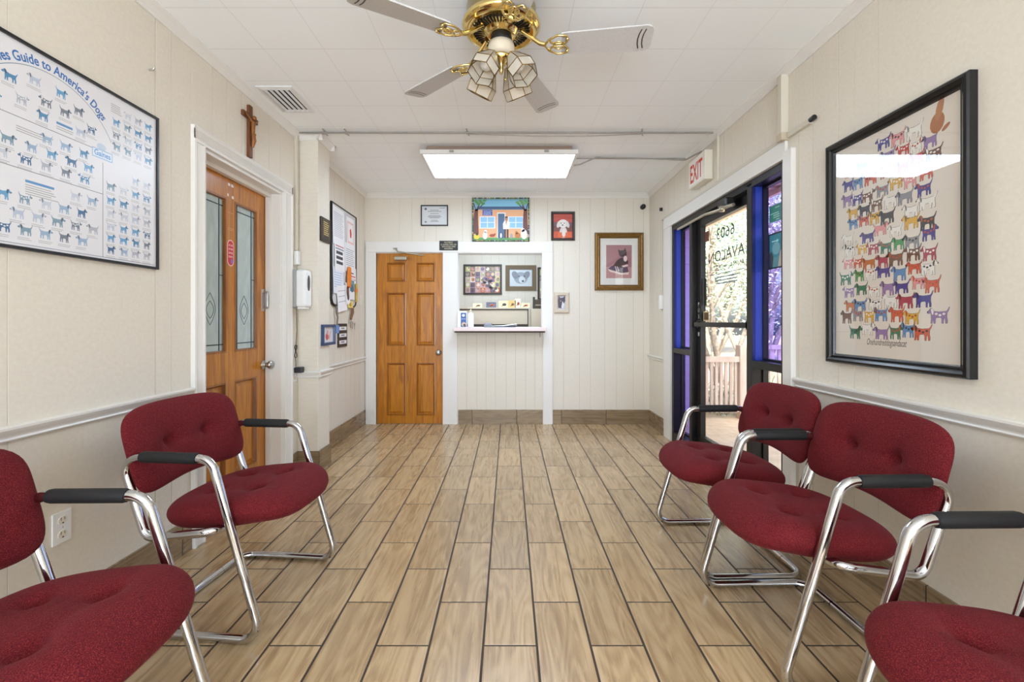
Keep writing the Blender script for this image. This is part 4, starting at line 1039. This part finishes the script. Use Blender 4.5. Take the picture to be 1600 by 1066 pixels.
GOLD = [(0, 0), (0, .020), (.008, .032), (.022, .036), (.034, .028), (.046, .030), (.056, .020), (.066, .010), (.066, 0)]
framed('kitten_picture', 'ornate gold framed print of a kitten sitting in a sneaker', on_back(1.308, 1.931), .578, .684, GOLD, M_goldframe, draw_kitten, (.452, .558))
def draw_cat(cv, w, h):
    cv.rect(-w/2, w/2, -h/2, h/2, (198,196,206), 0); cv.poly([(-.04,-.06), (-.045,.03), (-.035,.085), (-.015,.055), (.02,.06), (.04,.085), (.042,.02), (.02,-.03), (.0,-.07)], (44,30,70), 1); cv.poly([(-.005,-.06), (.01,.02), (.03,-.02), (.015,-.07)], (230,226,236), 2)
    cv.oval(-.012, .02, .008, .006, (190,190,110), 3, 8)
t = framed('cat_picture', 'small pale padded frame with a photo of a black and white cat', on_back(.6275, 1.444), .178, .25, [(0, 0), (0, .014), (.010, .024), (.034, .024), (.044, .014), (.044, .006), (.044, 0)], mat('pale_padded_frame', (206,192,172), .8), draw_cat, (.096, .166), fin=.007)
# naive painting on canvas
t = thing('clinic_painting', 'naive painting of a person in a white coat and pets outside a clinic', 'painting', on_back(-.095, 2.4255))
MB().box(-.338, .338, -.2585, .2585, 0, .035).build('canvas', mat('canvas_edge', (70,66,50), .7), t)
cv = Canvas(.0001); w, h = .338, .2585; rg = random.Random(4)
cv.rect(-w, w, -h, h, (54,70,50), 0)
bp = [(210,190,70), (230,226,214), (60,110,70), (40,60,110), (200,120,60), (30,50,40), (120,170,80)]
for k in range(44):
    x = -w+2*w*(k+.5)/44; cv.oval(x, h-.008, .006, .006, rg.choice(bp), 1, 6); cv.oval(x, -h+.008, .006, .006, rg.choice(bp), 1, 6)
for k in range(32):
    y = -h+2*h*(k+.5)/32; cv.oval(-w+.008, y, .006, .006, rg.choice(bp), 1, 6); cv.oval(w-.008, y, .006, .006, rg.choice(bp), 1, 6)
a, q = w-.018, h-.018
cv.rect(-a, a, -q, q, (120,170,196), 1); cv.rect(-a, a, -q, .115, (226,168,122), 2); cv.rect(-a, a, -q, -q+.026, (86,150,84), 3)
cv.poly([(-.27,.15), (-.20,.225), (.24,.225), (.27,.15)], (132,192,220), 3); cv.rect(-.28, .275, .118, .152, (62,92,128), 4)
cv.rect(-.215, -.10, .045, .113, (32,72,158), 4)
for y, tt in ((.089, 'AVALON'), (.069, 'ANIMAL'), (.049, 'HOSPITAL')): cv.text(tt, -.1575, y, .021, (226,232,244), 5, width=.095)
for x0 in (-.25, .085):
    cv.rect(x0, x0+.185, -.108, .035, (226,230,236), 4)
    for i in (0, 1):
        for j in (0, 1): cv.rect(x0+.012+.085*i, x0+.088+.085*i, -.098+.066*j, -.04+.066*j, (142,190,220), 5)
cv.rect(-.042, .058, -q+.02, .08, (232,226,220), 4); cv.rect(-.033, .045, -q+.02, .068, (70,98,130), 5)
for s, bx in ((-1, -.29), (1, .292)):
    cv.poly([(bx-.03, -.17), (bx+.03, -.17), (bx+.022, .0), (bx+.022, .12), (bx-.02, .12), (bx-.03, 0)], (104,54,44), 6)
    for dx, dy, ww in ((.05,.10,.014), (.10,.10,.012), (-.03,.09,.01)): cv.line(bx, .10, bx-s*dx, .10+dy, ww, (70,52,66), 6)
for k in range(14): cv.oval(-.30+.018*k*1.0, .222-.02*(k % 3), .022, .014, (96,150,70), 7, 8) if k < 7 else cv.oval(.16+.018*(k-5), .222-.02*(k % 3), .022, .014, (110,166,84), 7, 8)
cv.rect(.042, .062, -q+.02, -.10, (78,50,36), 7); cv.rect(.070, .092, -q+.02, -.10, (78,50,36), 7); cv.poly([(.028,-.115), (.10,-.115), (.108,-.05), (.095,-.02), (.04,-.02), (.026,-.05)], (236,234,232), 8)
cv.oval(.066, .008, .018, .026, (176,122,88), 9); cv.rect(.05, .082, .018, .034, (60,36,30), 10); cv.poly([(.055,-.02), (.077,-.02), (.066,-.075)], (190,140,104), 10)
cv.oval(-.285, -.205, .035, .03, (220,200,50), 9); cv.oval(-.28, -.175, .016, .014, (40,34,30), 10)
for x, y, rx, ry, c in ((-.185,-.19,.028,.045,(232,230,228)), (-.18,-.14,.018,.018,(236,234,232)), (-.10,-.19,.034,.018,(160,66,36)), (-.07,-.175,.012,.012,(170,76,44)), (.003,-.19,.012,.03,(236,236,238)), (.003,-.19,.022,.038,(30,44,84)), (.125,-.195,.016,.03,(150,150,150)), (.20,-.19,.034,.034,(180,112,50)), (.185,-.155,.018,.018,(190,120,56)), (.275,-.175,.036,.06,(230,226,230)), (.262,-.125,.022,.022,(236,232,236))): cv.oval(x, y, rx, ry, c, 9 if c != (236,236,238) else 10)
o = cv.build('print', t); o.location = (0, 0, .0353)
# payment plaque
t = thing('payment_plaque', 'black plaque with gold lettering on the casing between door and hatch', 'sign', on_back(-.711, 2.118, YB-.024))
MB().box(-.11, .11, -.057, .057, 0, .006).build('plate', M_black, t, bevel=.003)
cv = Canvas()
for y, s, wd in ((.028, 'PAYMENT', .10), (.004, 'IS EXPECTED AS', .18), (-.020, 'SERVICES ARE', .16), (-.044, 'RENDERED', .10)): cv.text(s, 0, y, .024, (206,196,160), 1, width=wd)
o = cv.build('lettering', t); o.location = (0, 0, .0062)
# plaque on the pilaster
t = thing('wooden_plaque', 'dark wooden plaque with a gilt plate on the pilaster', 'plaque', on_left(3.81, 1.984, XL+.166))
MB().box(-.095, .095, -.10, .10, 0, .016).build('board', M_darkwood, t, bevel=.004)
cv = Canvas(); cv.rect(-.072, .072, -.07, .085, (74,62,38), 1)
for k in range(7): cv.rect(-.055, .055*(.6+.4*((k*3) % 4)/3), .06-.017*k, .066-.017*k, (206,184,110), 2)
cv.rect(-.05, .05, -.066, -.052, (30,24,20), 2); o = cv.build('engraved_plate', t); o.location = (0, 0, .0165)
def draw_small(cv, w, h):
    cv.rect(-w/2, w/2, -h/2, h/2, (228,230,234), 0); cv.oval(-.02, -.015, .035, .03, (206,96,104), 1); cv.oval(-.01, .02, .02, .022, (226,170,170), 2); cv.line(.02, -.04, .05, .03, .012, (210,120,130), 1)
framed('blue_photo_frame', 'small blue frame with a pink drawing on the pilaster', on_left(3.875, 1.108, XL+.166), .27, .175, [(0, 0), (0, .020), (.02, .022), (.024, .008), (.024, 0)], mat('blue_frame', (44,66,104), .4), draw_small, (.222, .127), fin=.006)

# notice board with its papers
BD = on_left(4.70, 1.875)
t = thing('notice_board', 'tall black framed notice board covered in papers near the far corner', 'notice board', BD)
rc = [(-.345, .495), (-.345, -.43), (-.325, -.475), (-.28, -.495), (.28, -.495), (.325, -.475), (.345, -.43), (.345, .495)]
MB().prism(rc, 0, .014).build('board', mat('board_grey', (206,206,204), .6), t)
MB().tube([(x, y, .012) for x, y in rc], .012, 8, closed=True).build('frame', M_black, t)
def note(name, label, cat, x, y, w, h, z, draw, rot=0, col=(238,238,240)):
    cv = Canvas(); cv.rect(-w/2, w/2, -h/2, h/2, col, 0); draw(cv, w, h); me = cv.build(name)
    # give the sheet a little thickness and curl
    bm = bmesh.new(); bm.from_mesh(me.data); bm.to_mesh(me.data); bm.free()
    me.matrix_world = BD @ Matrix.Translation((x, y, z)) @ Matrix.Rotation(rot, 4, 'Z') @ Matrix.Rotation(R(-1.0), 4, 'X')
    return tag(me, label, cat, 'papers pinned to the notice board')
def lines(c=(130,130,140), n=8, head=None):
    def f(cv, w, h):
        if head: cv.rect(-w*.4, w*.4, h*.36, h*.42, head, 1)
        for k in range(n): cv.rect(-w*.4, w*.4*(1-.3*((k*5) % 3)/3), h*.28-k*h*.62/n, h*.29-k*h*.62/n+.003, c, 1)
    return f
def emblem(cv, w, h):
    cv.rect(-w*.4, w*.4, -h*.36, h*.36, (236,190,186), 1); cv.rect(-w*.32, w*.32, -h*.3, h*.3, (240,238,238), 2); cv.poly([(-.02,-.05), (.02,-.05), (.03,.0), (.01,.05), (-.025,.03)], (206,60,44), 3)
def bigtext(cv, w, h):
    for k in range(3): cv.rect(-w*.35, w*.3, h*.05-k*.05, h*.05-k*.05+.03, (60,62,70), 1)
    cv.rect(-w*.4, w*.4, h*.3, h*.38, (190,90,100), 1); cv.rect(-w*.4, w*.4, h*.2, h*.25, (150,150,160), 1)
def redtext(cv, w, h):
    cv.rect(-w*.4, w*.2, h*.1, h*.4, (90,92,104), 1); cv.rect(-w*.42, w*.42, -h*.1, -h*.02, (200,90,96), 1); cv.rect(-w*.42, w*.42, -h*.3, -h*.2, (206,130,136), 1)
def photo(cv, w, h): cv.rect(-w*.45, w*.45, -h*.1, h*.45, (110,150,160), 1); cv.oval(0, .01, w*.25, h*.2, (70,110,130), 2)
def brown(cv, w, h): cv.oval(0, .02, w*.3, h*.3, (110,80,64), 1); cv.oval(.01, -.03, w*.25, h*.2, (70,56,50), 2)
note('paper_notice', 'large white typed notice in the top left of the notice board', 'paper', -.17, .30, .31, .40, .017, lines((186,188,200), 14))
note('paper_notice', 'white notice with a red emblem at the top right of the notice board', 'paper', .17, .29, .24, .32, .017, emblem)
note('paper_notice', 'white notice with big dark print in the middle left of the notice board', 'paper', -.15, -.0, .27, .30, .021, bigtext)
note('paper_notice', 'white typed notice in the middle right of the notice board', 'paper', .15, .02, .30, .30, .019, lines((140,146,160), 9))
note('paper_notice', 'notice with red printed lines right of the orange tag', 'paper', .20, -.16, .26, .17, .022, redtext)
note('paper_notice', 'pale blue ruled sheet in the lower left of the notice board', 'paper', -.19, -.25, .27, .26, .022, lines((150,170,206), 7), col=(226,232,242))
note('paper_notice', 'plain white sheet hanging below the bottom of the notice board', 'paper', -.10, -.42, .26, .26, .026, lines((150,152,160), 3), rot=.12)
note('photo_card', 'card with a teal photo near the lower right of the notice board', 'card', .19, -.31, .16, .22, .026, photo)
note('photo_card', 'card with a brown photo beside the teal card', 'card', .05, -.36, .13, .22, .030, brown)
note('paper_notice', 'small yellow slip at the bottom of the notice board', 'paper', .12, -.475, .16, .07, .032, lambda cv, w, h: cv.oval(0, 0, w*.2, h*.3, (190,150,60), 1), col=(232,210,120))
o = MB(); o.prism([(-.04,-.10), (.03,-.11), (.045,.02), (.035,.10), (-.02,.11), (-.045,.0)], 0, .022); o = o.build('orange_tag', mat('orange_plastic', (226,130,50), .5), bevel=.006); o.matrix_world = BD @ Matrix.Translation((.06, -.19, .03)); tag(o, 'orange tag hanging in the middle of the notice board', 'tag')
t = thing('hanging_strap', 'orange and yellow strap hanging at the right edge of the notice board', 'strap', BD @ Matrix.Translation((.30, -.33, .024)))
MB().tube([(0, .09, .008), (.006, .03, .010), (-.004, -.04, .010), (.004, -.11, .008)], .014, 8).build('strap', mat('mustard_strap', (190,160,70), .7), t); MB().box(-.03, .02, -.005, .035, .004, .022).build('clip', mat('orange_clip', (226,120,50), .5), t, bevel=.004)
t = thing('lanyard', 'grey lanyard with a blue tag hanging from the left of the notice board', 'lanyard', BD @ Matrix.Translation((-.24, -.50, .02)))
MB().tube([(0, 0, .004), (-.02, -.05, .006), (.015, -.11, .008), (.0, -.20, .006)], .009, 8).build('cord', mat('patterned_cord', (130,124,116), .8), t); MB().box(-.02, .045, -.27, -.19, .0, .012).build('tag', mat('blue_tag', (110,146,206), .5), t, bevel=.003)
t = thing('key_ring', 'bunch of keys on a brown strap hanging below the notice board', 'keys', BD @ Matrix.Translation((.20, -.50, .02)))
MB().tube([(.02, 0, .004), (-.0, -.06, .008), (-.05, -.13, .008)], [.012, .016, .012], 8).build('strap', mat('brown_strap', (124,90,66), .7), t)
for k in range(3):
    mb = MB(); mb.lathe([(.001,0), (.016,0), (.016,.003), (.001,.003)], 12, (-.05+.045*k, -.155-.012*k, .006+.004*k)); mb.box(-.055+.045*k, -.045+.045*k, -.225-.01*k, -.16-.012*k, .006+.004*k, .009+.004*k); mb.build('key', M_steel, t)
t = thing('door_hours_sign', 'small dark sign with three white strips under the notice board', 'sign', on_left(4.66, 1.08))
MB().box(-.125, .125, -.119, .119, 0, .012).build('board', mat('dark_sign', (48,42,40), .5), t, bevel=.003)
cv = Canvas()
for y in (.07, 0, -.07): cv.rect(-.10, .10, y-.018, y+.018, (226,226,228), 1); cv.rect(-.05, .04, y-.006, y+.008, (120,124,134), 2)
o = cv.build('name_strips', t); o.location = (0, 0, .0125)

# ================================================================== reception hatch and office
M_counter = mat('pink_laminate', (230,210,208), .35)
t = thing('reception_counter', 'pale pink hatch counter with its shadow painted as a dark strip on the underside', 'counter', T(-.1, YB, 1.107))
mb = MB(); mb.box(-.49, .482, -.03, .40, 0.0, .045); mb.box(-.545, .535, -.15, -.03, 0, .045); mb.build('worktop', M_counter, t, bevel=.006)
MB().box(-.53, .52, -.13, -.016, -.016, 0).build('shadow_strip', mat('counter_shadow_paint', (50,38,34), .6), t)  # shadow below the counter edge, put in as a dark strip
MB().box(.462, .468, -.10, -.09, -.07, -.016).build('hook', M_black, t)
CT = 1.152
t = thing('leaflet_box', 'white leaflet box with a blue printed front on the left of the counter', 'box', T(-.555, YB-.01, CT))
MB().box(-.05, .055, -.05, .06, 0, .19).build('box', M_plastic, t, bevel=.004)
cv = Canvas(); cv.rect(-.032, .032, -.09, .075, (70,104,160), 1); cv.oval(-.0, .045, .018, .016, (226,230,240), 2); cv.rect(-.026, .026, .0, .006, (190,206,232), 2); cv.oval(.005, -.06, .026, .026, (206,184,160), 2); cv.oval(.012, -.07, .014, .018, (90,70,60), 3)
o = cv.build('printed_front', t); o.matrix_local = cols((1,0,0), (0,0,1), (0,-1,0), (.022, -.0508, .095))
t = thing('pump_bottle', 'white pump bottle standing on the counter beside the leaflet box', 'bottle', T(-.452, YB+.0, CT))
MB().lathe([(.001,0), (.034,0), (.036,.01), (.036,.15), (.028,.168), (.012,.175), (.012,.185), (.001,.186)], 20).build('bottle', mat('translucent_white', (236,238,244), .2), t)
MB().lathe([(.001,.185), (.016,.185), (.016,.20), (.005,.203), (.005,.225), (.010,.227), (.010,.236), (.001,.238)], 14).tube([(0,0,.232), (-.028,0,.230), (-.032,0,.222)], .004, 6).build('pump', mat('cream_pump', (236,222,190), .4), t)
t = thing('clipboard', 'clipboard with loose white papers lying on the counter', 'clipboard', T(-.11, YB+.02, CT+.001))
MB().box(-.19, .19, -.07, .10, 0, .006).build('board', mat('navy_board', (70,80,110), .5), t)
mb = MB(); mb.add([(-.19,-.065,.008), (.05,-.07,.010), (.21,-.06,.020), (.20,.09,.030), (.03,.09,.014), (-.18,.09,.010)], [(0,1,4,5), (1,2,3,4)]); mb.add([(-.19,-.065,.012), (.05,-.07,.014), (.21,-.06,.036), (.20,.09,.042), (.03,.09,.02), (-.18,.09,.014)], [(0,1,4,5), (1,2,3,4)]); mb.build('paper_sheet', M_paper, t)
mb = MB(); mb.box(-.19, -.09, .02, .10, .014, .05); mb.build('clip', mat('grey_clip', (120,118,124), .4, .4), t, bevel=.012)
# office furniture
M_part = noisy('beige_partition', (212,200,178), (204,190,168), 90, .8); M_dktrim = mat('dark_partition_trim', (58,48,36), .5)
t = thing('desk_partition', 'beige office partition with a dark top trim behind the counter', 'partition', T(-.2, 6.3, 0))
MB().box(-.60, .47, 0, .05, 0, 1.395).build('panel', M_part, t)
MB().box(-.62, .49, -.004, .054, 1.395, 1.412).build('top_trim', M_part, t); MB().box(-.60, .458, -.006, -.0, 1.376, 1.394).build('trim_strip', M_dktrim, t); MB().box(.458, .472, -.008, .052, 0, 1.395).build('end_post', M_dktrim, t)
MB().box(-.60, .458, -.008, -.0, 0, 1.182).build('lower_strip', M_dktrim, t)
t = thing('office_cabinet', 'beige cabinet at the right of the office partition', 'cabinet', T(.50, 6.3, 0))
MB().box(-.19, .35, 0, .5, 0, 1.395).build('body', M_part, t, bevel=.006); MB().box(-.18, .34, -.008, 0, .1, 1.1).build('door', M_part, t, bevel=.004)
t = thing('label_printer', 'dark desk machine standing on the beige office cabinet', 'machine', T(.52, 6.42, 1.396))
MB().box(-.16, .25, -.08, .25, 0, .13).build('body', mat('machine_brown', (70,60,44), .5), t, bevel=.01); MB().box(-.15, .24, -.09, -.078, .045, .06).build('tray', mat('machine_tray', (160,150,130), .5), t); MB().box(-.18, -.15, .0, .05, 0, .17).build('side_arm', M_black, t, bevel=.004)
crd = [(-.435, .13, .06, (232,222,188), 'cream card leaning at the left end of the partition top'), (-.245, .14, .075, (110,110,126), 'grey photo card on the partition top'), (-.075, .13, .095, (236,222,180), 'cream card with a red mark in the middle of the partition top'), (.045, .10, .10, (230,190,120), 'tan card with an orange band on the partition top'), (.125, .08, .125, (238,232,206), 'tall pale card near the right of the partition top'), (.225, .13, .065, (232,220,184), 'low cream card at the right end of the partition top')]
for x, w, h, c, lb in crd:
    cv = MB(); cv.box(-w/2, w/2, -.002, .002, 0, h); t = cv.build('greeting_card', mat('card_%d_%d' % (c[0], c[2]), c, .6)); t.matrix_world = Matrix.Translation((x, 6.325, 1.4125)); tag(t, lb, 'card', 'cards on the office partition')
    cv = Canvas(); cv.oval(w*.1, h*.45, w*.22, h*.2, rg.choice([(150,120,90), (206,110,80), (90,80,80)]), 1); cv.line(-w*.2, h*.2, w*.2, h*.5, .01, (110,96,70), 1); o = cv.build('picture_panel', t); o.matrix_local = cols((1,0,0), (0,0,1), (0,-1,0), (0, -.0022, 0))
def draw_collage(cv, w, h):
    r2 = random.Random(9); cv.rect(-w/2, w/2, -h/2, h/2, (214,196,150), 0)
    pal = [(206,130,120), (110,80,130), (226,206,150), (120,100,80), (190,90,60), (236,226,210), (90,70,60), (160,150,120), (176,176,110), (206,170,180)]
    for i in range(7):
        for j in range(5):
            x = -w/2+w*(i+.5)/7; y = -h/2+h*(j+.5)/5; c = r2.choice(pal); cv.rect(x-w/14.5, x+w/14.5, y-h/10.5, y+h/10.5, r2.choice(pal), 1); cv.oval(x+r2.uniform(-.01,.01), y, w*.05, h*.07, c, 2, 10); cv.oval(x+r2.uniform(-.02,.02), y+.02, w*.02, h*.03, r2.choice(pal), 3, 8)
    for _ in range(14): cv.oval(r2.uniform(0, w*.4), r2.uniform(-h*.35, h*.15), .025, .03, r2.choice([(110,90,150), (236,226,226), (80,60,90)]), 4, 10, rot=r2.uniform(0, 3))
framed('collage_picture', 'black framed collage of animal photos on the office wall', on_back(-.445, 1.932, 7.75), .655, .515, [(0, 0), (0, .02), (.03, .02), (.034, .006), (.034, 0)], mat('black_brown_frame', (42,32,24), .4), draw_collage, (.59, .45))
def draw_pencil(cv, w, h):
    cv.rect(-w/2, w/2, -h/2, h/2, (206,214,220), 0); cv.oval(0, .0, .12, .10, (150,158,170), 1); cv.oval(-.10, .05, .05, .07, (120,126,140), 2, rot=.5); cv.oval(.10, .05, .05, .07, (128,134,146), 2, rot=-.5); cv.oval(.02, -.03, .055, .06, (214,218,224), 2); cv.oval(.035, -.055, .022, .018, (60,62,72), 3); cv.oval(-.035, .03, .014, .012, (50,52,62), 3); cv.oval(.06, .03, .014, .012, (50,52,62), 3)
framed('dog_drawing', 'brown framed pencil drawing of a dog on the office wall', on_back(.205, 1.96, 7.75), .525, .43, [(0, 0), (0, .02), (.07, .018), (.072, .006), (.072, 0)], mat('brown_mat_frame', (110,92,66), .6), draw_pencil, (.385, .29))
framed('tall_picture', 'tall dark framed picture cut off by the right side of the hatch', on_back(.69, 1.86, 7.75), .40, .56, [(0, 0), (0, .02), (.03, .02), (.034, .006), (.034, 0)], M_darkwood, draw_collage, (.33, .49))
